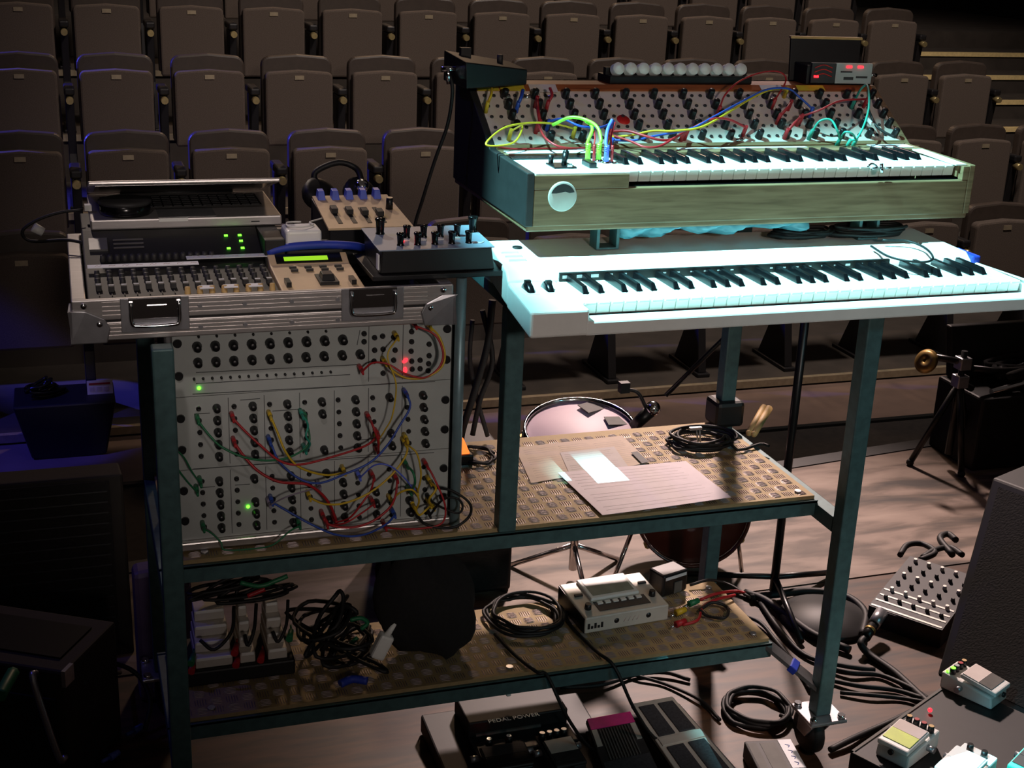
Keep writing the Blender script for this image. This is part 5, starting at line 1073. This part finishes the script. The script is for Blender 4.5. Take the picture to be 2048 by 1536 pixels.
# pink topped treadle pedal
def treadle(label, pix, z1, z0, frame_m, kind, grip='grip'):
    q = [at(x, y, Z=z1) for x, y in pix[:2]]+[at(x, y, Z=z0) for x, y in pix[2:]]     # far-left, far-right (z1), near-right, near-left (z0)
    t = thing('treadle_pedal', label, 'pedal', tuple((q[0]+q[2])/2-Vector((0, 0, z1/2))))
    G().hexa([(q[3].x, q[3].y, 0.0), (q[2].x, q[2].y, 0.0), (q[1].x, q[1].y, 0.0), (q[0].x, q[0].y, 0.0), (q[3].x, q[3].y, z0-0.012), (q[2].x, q[2].y, z0-0.012), (q[1].x, q[1].y, z1-0.026), (q[0].x, q[0].y, z1-0.026)]).build('base', 'charcoal', t, 0.003)
    ex = (q[1]-q[0]); ey = (q[3]-q[0]); nz = ex.cross(ey).normalized(); nz = nz if nz.z > 0 else -nz
    def P3(u, v, h): return q[0]+ex*u+ey*v+nz*h+(q[2]-q[1]-ey)*u*v
    def plate(u0, u1, v0, v1, h0, h1): return G().hexa([P3(u0, v1, h0), P3(u1, v1, h0), P3(u1, v0, h0), P3(u0, v0, h0), P3(u0, v1, h1), P3(u1, v1, h1), P3(u1, v0, h1), P3(u0, v0, h1)])
    plate(0, 1, 0, 1, -0.010, 0.0).build('treadle', frame_m, t, 0.002)
    return t, plate
t, plate = treadle('white-framed twin expression pedal with dark rubber pads', [(1262, 1407), (1345, 1392), (1490, 1560), (1385, 1590)], 0.075, 0.045, 'silver_paint', 2)
for v0, v1 in ((0.06, 0.40), (0.52, 0.97)):
    for u0, u1 in ((0.10, 0.45), (0.55, 0.90)): plate(u0, u1, v0, v1, 0.0, 0.0035).build('grip_pad', 'grip', t, 0.001)
plate(0.05, 0.95, 0.42, 0.50, 0.0, 0.003).build('cross_bar', 'silver_paint', t, 0.001)
plate(1.04, 1.10, 0.05, 1.0, -0.020, -0.012).build('side_bar', 'zinc', t)
t, plate = treadle('volume pedal with bright pink tape across its toe', [(1172, 1440), (1262, 1424), (1335, 1575), (1230, 1600)], 0.075, 0.045, 'charcoal', 1)
plate(0.02, 0.98, 0.0, 0.14, 0.0, 0.0025).build('tape', 'pink', t, 0.0005, 'bright pink tape')
plate(0.03, 0.14, 0.15, 0.36, 0.0, 0.002).build('side_strip', 'silver_paint', t); plate(0.86, 0.97, 0.15, 0.36, 0.0, 0.002).build('side_strip', 'silver_paint', t)
for k in range(11): plate(0.18+k*0.06, 0.205+k*0.06, 0.16, 0.55, 0.0, 0.003).build('grip_rib', 'gaffer', t)
plate(0.03, 0.97, 0.56, 0.98, 0.0, 0.002).build('grip_pad', 'grip', t)
cl = thing('black_clip', 'small white and violet clip lamp under the lower shelf front edge', 'clip', tuple(at(1005, 1390, Y=0.12)))
p = at(1005, 1390, Y=0.08)
G().hexa([(-0.024, 0, 0.004), (0.02, 0, 0.010), (0.02, 0.02, 0.010), (-0.024, 0.02, 0.004), (-0.022, 0, 0.024), (0.022, 0, 0.028), (0.022, 0.02, 0.028), (-0.022, 0.02, 0.024)], T(*p)).build('body', 'white_plastic', cl, 0.004); G().box(0.010, 0.020, 0.002, 0.016, -0.008, 0.008, T(*p)).build('jaw', 'white_plastic', cl, 0.002)
G().box(-0.020, 0.018, 0.002, 0.018, 0.027, 0.20-p.z, T(*p)).build('arm', 'charcoal', cl)
bx = thing('di_box', 'small dark box with a white written label on the floor near the caster', 'box', tuple(at(1530, 1536, Z=0)))
a_ = at(1488, 1482, Z=0.04); b_ = at(1582, 1478, Z=0.04); ex = (b_-a_); e_ = ex.normalized(); n_ = Vector((e_.y, -e_.x, 0))
BX = frame((a_.x, a_.y, 0), e_, -n_, (0, 0, 1)); wx = ex.length
G().box(0, wx, -0.13, 0.0, 0.001, 0.040, BX).build('body', 'charcoal', bx, 0.003)
G().box(wx*0.70, wx*0.98, -0.10, -0.002, 0.040, 0.0412, BX).build('label', 'tape_white', bx)
for k in range(4): G().tube([BX @ Vector((wx*0.80, -0.02-k*0.02, 0.0415)), BX @ Vector((wx*0.88, -0.024-k*0.02, 0.0415)), BX @ Vector((wx*0.84, -0.030-k*0.02, 0.0415))], 0.0007, 4, 3).build('writing', 'wire_blue', bx)
G().box(wx*0.04, wx*0.22, -0.11, -0.01, 0.040, 0.0408, BX).box(wx*0.30, wx*0.62, -0.11, -0.01, 0.040, 0.0408, BX).build('panel', 'gaffer', bx)

# ================================================================== RIGHT FLOOR: PEDALS, WEDGE, MIXER, CABLES
A = at(1700, 1503, Z=0.05); B = at(1838, 1406, Z=0.05)
E1 = (B-A); E1.z = 0; E1.normalize(); E2 = Vector((E1.y, -E1.x, 0))
BR = frame((A.x, A.y, 0), E1, E2*-1, (0, 0, 1))          # x along E1, y = -E2, z up
RB = thing('pedal_board', 'black pedal board with white pedals in the bottom right corner', 'pedal board', (A.x+0.2, A.y-0.1, 0))
G().box(0, 0.42, -0.40, 0, 0.004, 0.048, BR).build('deck', 'black', RB, 0.003)
G().box(0, 0.42, -0.006, 0, 0.048, 0.0505, BR).box(0, 0.006, -0.40, 0, 0.048, 0.0505, BR).build('edge_trim', 'gaffer', RB)
for x, y in ((0.02, -0.02), (0.40, -0.02), (0.02, -0.38), (0.40, -0.38)): G().cyl(BR @ Vector((x, y, 0)), BR @ Vector((x, y, 0.005)), 0.012, n=8).build('foot', 'rubber', RB)
led = G().ball(tuple(at(1860, 1420, Z=0.056)), 0.005, 10).build('led', 'led_red', RB, label='lit red light')
def on_board(px, py, ang, z=0.0485):
    p = at(px, py, Z=z+0.02)
    return T(p.x, p.y, z) @ Matrix.Rotation(ang, 4, 'Z')
a1 = math.atan2(E1.y, E1.x)
stomp('white stomp pedal with yellow-green label and coloured knobs, front of the right board', on_board(1752, 1492, a1-pi/2), (0.073, 0.124, 0.050), 'white_plastic', 'paper', ['wood_peg', 'wire_red', 'wire_red', 'wood_peg'], topm2='lime', split=0.42)
stomp('white stomp pedal with grey pad and green light, at the back of the right board', on_board(1985, 1405, a1-pi/2-pi/2+pi), (0.073, 0.124, 0.050), 'white_plastic', 'paper', ['led_green', 'zinc', 'wire_red', 'wood_peg'], topm2='gaffer', lit='led_green', split=0.5)
stomp('white pedal overexposed in cyan light at the bottom right edge', on_board(1865, 1548, a1-pi/2), (0.073, 0.124, 0.050), 'white_plastic', 'white_plastic', ['chrome', 'chrome'], topm2='white_plastic')
stomp('pale teal pedal corner cut off by the right bottom edge of the picture', on_board(2010, 1545, a1-pi/2), (0.073, 0.124, 0.050), 'wire_teal', 'black', ['chrome', 'chrome'], topm2='black')
WR = thing('monitor_wedge', 'large black floor monitor standing on its end at the right edge', 'speaker', (2.0, 0.0, 0))
P0 = Vector((1.70, 0.085, 0)); P1 = at(1985, 955, Y=0.33); ed = at(2048, 978, Z=P1.z)-P1; ed.z = 0; ed.normalize()
nb = (P1-P0).cross(ed).normalized(); nb = nb if nb.y > 0 else -nb
nbh = Vector((nb.x, nb.y, 0)).normalized()
W_ = 0.62; dp = 0.22
f0, f1, f2, f3 = P0, P0+ed*W_, P1+ed*W_, P1
G().hexa([f0, f1, f1+nbh*(dp+0.30), f0+nbh*(dp+0.30), f3, f2, f2+nbh*dp, f3+nbh*dp]).build('cabinet', 'black', WR, 0.006)
def wq(u, v, h): return P0+ed*(u*W_)+(P1-P0)*v-nb*h
G().hexa([wq(0.04, 0.04, 0.0), wq(0.96, 0.04, 0.0), wq(0.96, 0.96, 0.0), wq(0.04, 0.96, 0.0), wq(0.04, 0.04, 0.008), wq(0.96, 0.04, 0.008), wq(0.96, 0.96, 0.008), wq(0.04, 0.96, 0.008)]).build('grille', 'grille', WR)
SMX = thing('small_mixer', 'small mixer with silver knobs lying in front of the right monitor', 'mixer', tuple(at(1820, 1190, Z=0)))
q0 = at(1737, 1212, Z=0.05); q1 = at(1884, 1262, Z=0.05); q3 = at(1800, 1105, Z=0.09)
ex = (q1-q0); ey = (q3-q0); nz = ex.cross(ey).normalized(); ey2 = nz.cross(ex.normalized())
MM = frame(q0, ex, ey2, nz); w_ = ex.length; l_ = ey.length*0.98
G().hexa([MM @ Vector((0, 0, 0)), MM @ Vector((w_, 0, 0)), MM @ Vector((w_, l_, 0)), MM @ Vector((0, l_, 0))]*1+[]+[MM @ Vector((0, 0, 0.002)), MM @ Vector((w_, 0, 0.002)), MM @ Vector((w_, l_, 0.002)), MM @ Vector((0, l_, 0.002))]).build('panel', 'charcoal', SMX)
b = [MM @ Vector(v) for v in ((0, 0, -0.0005), (w_, 0, -0.0005), (w_, l_, -0.0005), (0, l_, -0.0005))]
G().hexa([(p.x, p.y, 0.001) for p in b]+[tuple(p) for p in b]).build('body', 'black_satin', SMX, 0.002)
for i in range(5):
    for j in range(6):
        c0 = MM @ Vector((w_*(0.12+i*0.19), l_*(0.20+j*0.145), 0.002)); G().cyl(c0, c0+nz*0.010, 0.0055, 0.0045, 10).build('knob', 'silver_paint' if j % 2 else 'charcoal', SMX)
for k in range(4): G().box(w_*0.02, w_*0.98, l_*(0.02+k*0.10), l_*(0.02+k*0.10)+0.006, 0.002, 0.0032, MM).build('strip', 'silver_paint', SMX)
XL = thing('xlr_plug', 'chrome XLR plug on a black cable beside the small mixer', 'plug', tuple(at(1745, 1250, Z=0)))
a_ = at(1763, 1225, Z=0.06); b_ = at(1722, 1288, Z=0.03)
G().cyl(a_, a_+(b_-a_)*0.40, 0.016, 0.015, 14).build('shell', 'zinc', XL); G().cyl(a_+(b_-a_)*0.40, a_+(b_-a_)*0.8, 0.012, 0.013, 14).build('grip', 'black_satin', XL); G().cyl(a_+(b_-a_)*0.55, a_+(b_-a_)*0.62, 0.0138, n=14).build('ring', 'bronze', XL)
G().tube([a_+(b_-a_)*0.8, b_, at(1740, 1310, Z=0.012), at(1790, 1345, Z=0.01), at(1850, 1400, Z=0.01), at(1900, 1440, Z=0.012)], 0.009, 8).build('cord', 'rubber', XL)
FCB = [([(1490, 1185), (1530, 1200), (1580, 1235), (1630, 1270), (1700, 1300)], 0.010, 'thick black cable from behind the lower shelf towards the right pedals'),
       ([(1500, 1195), (1560, 1188), (1620, 1182), (1690, 1192), (1730, 1225), (1725, 1270)], 0.010, 'thick black cable arching behind the right front post'),
       ([(1520, 1205), (1560, 1260), (1610, 1310), (1680, 1330), (1750, 1340)], 0.006, 'thin black cable crossing under the brace with blue tape'),
       ([(1640, 1330), (1700, 1345), (1760, 1350), (1820, 1375), (1860, 1400)], 0.006, 'black cable right of the caster, uppermost of three'),
       ([(1660, 1360), (1720, 1372), (1790, 1380), (1850, 1398)], 0.006, 'black cable right of the caster, middle of three'),
       ([(1680, 1385), (1740, 1390), (1800, 1396), (1850, 1404)], 0.005, 'black cable right of the caster, lowest of three'),
       ([(1660, 1500), (1700, 1480), (1740, 1462), (1790, 1440), (1830, 1420)], 0.007, 'black cable from the caster to the left edge of the right pedal board'),
       ([(1560, 1430), (1600, 1445), (1640, 1455)], 0.005, 'short black cable between the floor coil and the caster'),
       ([(1480, 1230), (1520, 1245), (1555, 1285), (1600, 1340), (1620, 1380)], 0.005, 'black cable falling off the right end of the lower shelf'),
       ([(1380, 1360), (1330, 1345), (1270, 1350), (1200, 1370), (1120, 1375)], 0.005, 'black cable lying behind the twin expression pedal'),
       ([(1225, 1330), (1270, 1350), (1330, 1368), (1400, 1400), (1440, 1440)], 0.004, 'thin black cable running towards the floor coil'),
       ([(1905, 1110), (1880, 1078), (1895, 1068), (1912, 1080)], 0.009, 'black cable loop standing behind the small mixer, right one'),
       ([(1800, 1110), (1815, 1090), (1845, 1088), (1870, 1105), (1840, 1120)], 0.008, 'black cable loop standing behind the small mixer, left one'),
       ([(1845, 1115), (1870, 1100), (1900, 1095), (1925, 1110)], 0.008, 'black cable lying between the two loops behind the small mixer')]
for pix, r, lb in FCB:
    t = thing('floor_cable', lb, 'cable', tuple(at(*pix[0], Z=r)))
    hz = 0.07 if 'loop' in lb or 'between the two' in lb else 0.0
    G().tube([at(x, y, Z=r+0.002+hz+0.004*(i % 2)) for i, (x, y) in enumerate(pix)], r, 8).build('cord', 'rubber', t)
coil('coil of black cable on the floor left of the caster', 'rubber', at(1512, 1425, Z=0.0), 0.068, 0.070, 4, 0.005, name='coiled_cable')
rd = thing('round_base', 'round black stand base on the floor behind the right front post', 'stand base', tuple(at(1650, 1240, Z=0)))
G().lathe([(0, 0.030), (0.02, 0.028), (0.11, 0.014), (0.118, 0.0), (0, 0.0)], at(1650, 1240, Z=0.0005), (0, 0, 1), 36).build('base', 'black', rd); G().cyl(at(1650, 1240, Z=0.028), at(1650, 1240, Z=0.028)+Vector((0, 0, 0.05)), 0.010, n=10).build('socket', 'black_satin', rd)

# ================================================================== DARK PERCUSSION HARDWARE AT THE RIGHT BACK
def stand(label, X, Y, h, arms, cym=None, name='hardware_stand'):
    t = thing(name, label, 'stand', (X, Y, 0))
    G().cyl((X, Y, 0.05), (X, Y, h), 0.013, 0.010, 10).build('pole', 'black_satin', t)
    for a_ in (0.5, 2.6, 4.7):
        G().cyl((X, Y, 0.30), (X+0.13*cos(a_), Y+0.08*sin(a_), 0.012), 0.010, n=8).build('leg', 'black_satin', t); G().ball((X+0.13*cos(a_), Y+0.08*sin(a_), 0.013), 0.013, 8).build('rubber_foot', 'rubber', t)
    for (z, dx, dy, dz) in arms:
        G().cyl((X-dx*0.2, Y, z), (X+dx, Y+dy, z+dz), 0.011, n=8).build('arm', 'black_satin', t); G().box(X-0.02, X+0.02, Y-0.02, Y+0.02, z-0.02, z+0.02).build('clamp', 'zinc', t, 0.003)
    if cym:
        (cx, cy, cz, r, ax_) = cym
        G().lathe([(0.006, 0.02), (0.03, 0.015), (0.04, 0.006), (r*0.6, 0.0), (r, -0.01), (r, -0.013), (r*0.6, -0.003), (0.006, 0.0)], (cx, cy, cz), ax_, 28, closed=True).build('cymbal', 'bronze', t)
    return t
X0 = 2.56; Y0 = edge_y(2.56)-0.27
PR = thing('percussion_case', 'black hardware case heaped with metal parts near the stage edge at the right', 'case', (2.95, Y0+0.12, 0))
G().box(X0, X0+0.95, Y0, Y0+0.24, 0.001, 0.25).build('body', 'black', PR, 0.008)
G().hexa([(X0+0.02, Y0+0.20, 0.251), (X0+0.93, Y0+0.20, 0.251), (X0+0.93, Y0+0.23, 0.251), (X0+0.02, Y0+0.23, 0.251), (X0+0.02, Y0+0.24, 0.42), (X0+0.93, Y0+0.24, 0.42), (X0+0.93, Y0+0.27, 0.42), (X0+0.02, Y0+0.27, 0.42)]).build('lid', 'black', PR, 0.006)
for X in (X0+0.2, X0+0.6):
    G().box(X, X+0.06, Y0-0.004, Y0, 0.19, 0.24).build('latch', 'zinc', PR, 0.002)
TUB = ((0.05, 0.262, 0.30, 0.03, 'chrome'), (0.30, 0.275, 0.28, -0.01, 'zinc'), (0.42, 0.305, 0.22, 0.08, 'black_satin'), (0.60, 0.265, 0.25, 0.0, 'chrome'), (0.15, 0.290, 0.34, 0.06, 'black_satin'), (0.70, 0.320, 0.20, 0.06, 'zinc'), (0.52, 0.340, 0.30, -0.05, 'black_satin'), (0.00, 0.330, 0.26, -0.05, 'black_satin'), (0.24, 0.355, 0.30, 0.02, 'zinc'), (0.36, 0.385, 0.34, -0.02, 'black_satin'))
TS = sorted(t_[0] for t_ in TUB)
for k, (dx, z, L, tilt, m_) in enumerate(TUB):
    o_ = G().cyl((X0+dx, Y0+0.03+0.022*(k % 5), z), (X0+dx+L, Y0+0.07+0.022*(k % 5), z+tilt), 0.010, n=8).cyl((X0+dx+L*0.45, Y0+0.04+0.022*(k % 5), z+tilt*0.5-0.005), (X0+dx+L*0.55, Y0+0.06+0.022*(k % 5), z+tilt*0.55+0.004), 0.018, n=8).ball((X0+dx+L*0.5, Y0+0.05+0.022*(k % 5), z+tilt*0.5-0.02), 0.016, 8).build('hardware_tube', m_)
    tag(o_, '%s metal tube heaped on the hardware case, %s from its left' % ({'chrome': 'chrome', 'zinc': 'grey', 'black_satin': 'black'}[m_], ORD[TS.index(dx)]), 'tube', 'metal tubes on the hardware case')
tangle('dark heap of straps and cables filling the hardware case', (X0+0.48, Y0+0.12, 0.252), (0.40, 0.09, 0.10), 60, 0.012, 'cloth', 'strap_heap')
stand('black stand with small tilted cymbal left of the hardware case', X0-0.06, Y0+0.05, 0.40, ((0.36, -0.10, 0.02, 0.02), (0.30, 0.05, 0.0, -0.03)), (X0-0.18, Y0+0.07, 0.365, 0.026, (-0.85, -0.35, 0.45)))
stand('tall black stand with a cylinder on top, before the hardware case', X0+0.34, Y0-0.10, 0.80, ((0.30, 0.12, 0.0, 0.02), (0.22, -0.14, 0.0, 0.03)))
o_ = G().lathe([(0, 0.0), (0.036, 0.0), (0.040, 0.006), (0.040, 0.085), (0.036, 0.092), (0, 0.092)], (X0+0.34, Y0-0.10, 0.801), (0, 0, 1), 24).build('lantern', 'black_gloss'); tag(o_, 'small black cylinder with shiny rim on the tall stand', 'lantern')

# ================================================================== UNSEEN LANTERN ADDED TO MASK THE CYAN BEAM
bar = G().cyl((-4.0, KEYL.y, 5.42), (9.5, KEYL.y, 5.42), 0.025, n=10).build('trim_added_bar', 'black'); struct(bar)  # unseen bar added to hold the masking lantern
SLN = thing('unseen_lantern', 'unseen black lantern with plates added to mask the cyan beam, on an added bar', 'lantern', tuple(KEYL))
kd_ = (KEYT-KEYL).normalized(); kr = kd_.cross(Vector((0, 1, 0))).normalized(); ku = kr.cross(kd_)
LF = frame(KEYL, kr, ku, kd_)
G().lathe([(0.0, -0.34), (0.09, -0.34), (0.105, -0.30), (0.105, 0.06), (0.100, 0.06), (0.100, -0.02), (0.0, -0.02)], KEYL, kd_, 24).build('housing', 'black', SLN)
G().box(-0.006, 0.006, -0.13, -0.12, -0.12, 0.45, T(*KEYL)).box(-0.006, 0.006, 0.12, 0.13, -0.12, 0.45, T(*KEYL)).box(-0.02, 0.02, -0.13, 0.13, 0.44, 0.455, T(*KEYL)).build('yoke', 'black', SLN)
DD = 0.42; WIN = [(0.505, -0.46), (1.66, -0.46), (1.66, 0.196), (0.505, 0.196)]
cs = []
for x, y in WIN:
    v = LF.inverted() @ Vector((x, y, 1.13)); cs.append((v.x*DD/v.z, v.y*DD/v.z))
xs = sorted(c_[0] for c_ in cs); ys = sorted(c_[1] for c_ in cs)
lo_x, hi_x = (xs[0]+xs[1])/2, (xs[2]+xs[3])/2; lo_y, hi_y = (ys[0]+ys[1])/2, (ys[2]+ys[3])/2
for b_ in ((-0.30, lo_x, -0.30, 0.30), (hi_x, 0.30, -0.30, 0.30), (lo_x, hi_x, -0.30, lo_y), (lo_x, hi_x, hi_y, 0.30)):
    G().box(b_[0], b_[1], b_[2], b_[3], DD, DD+0.002, LF).build('beam_mask', 'black', SLN)  # plates added to cut the cyan beam to a window
for sx in (-0.10, 0.10): G().cyl(LF @ Vector((sx, 0.10, 0.05)), LF @ Vector((sx*2, 0.25, DD)), 0.004, n=6).build('mask_arm', 'black', SLN)
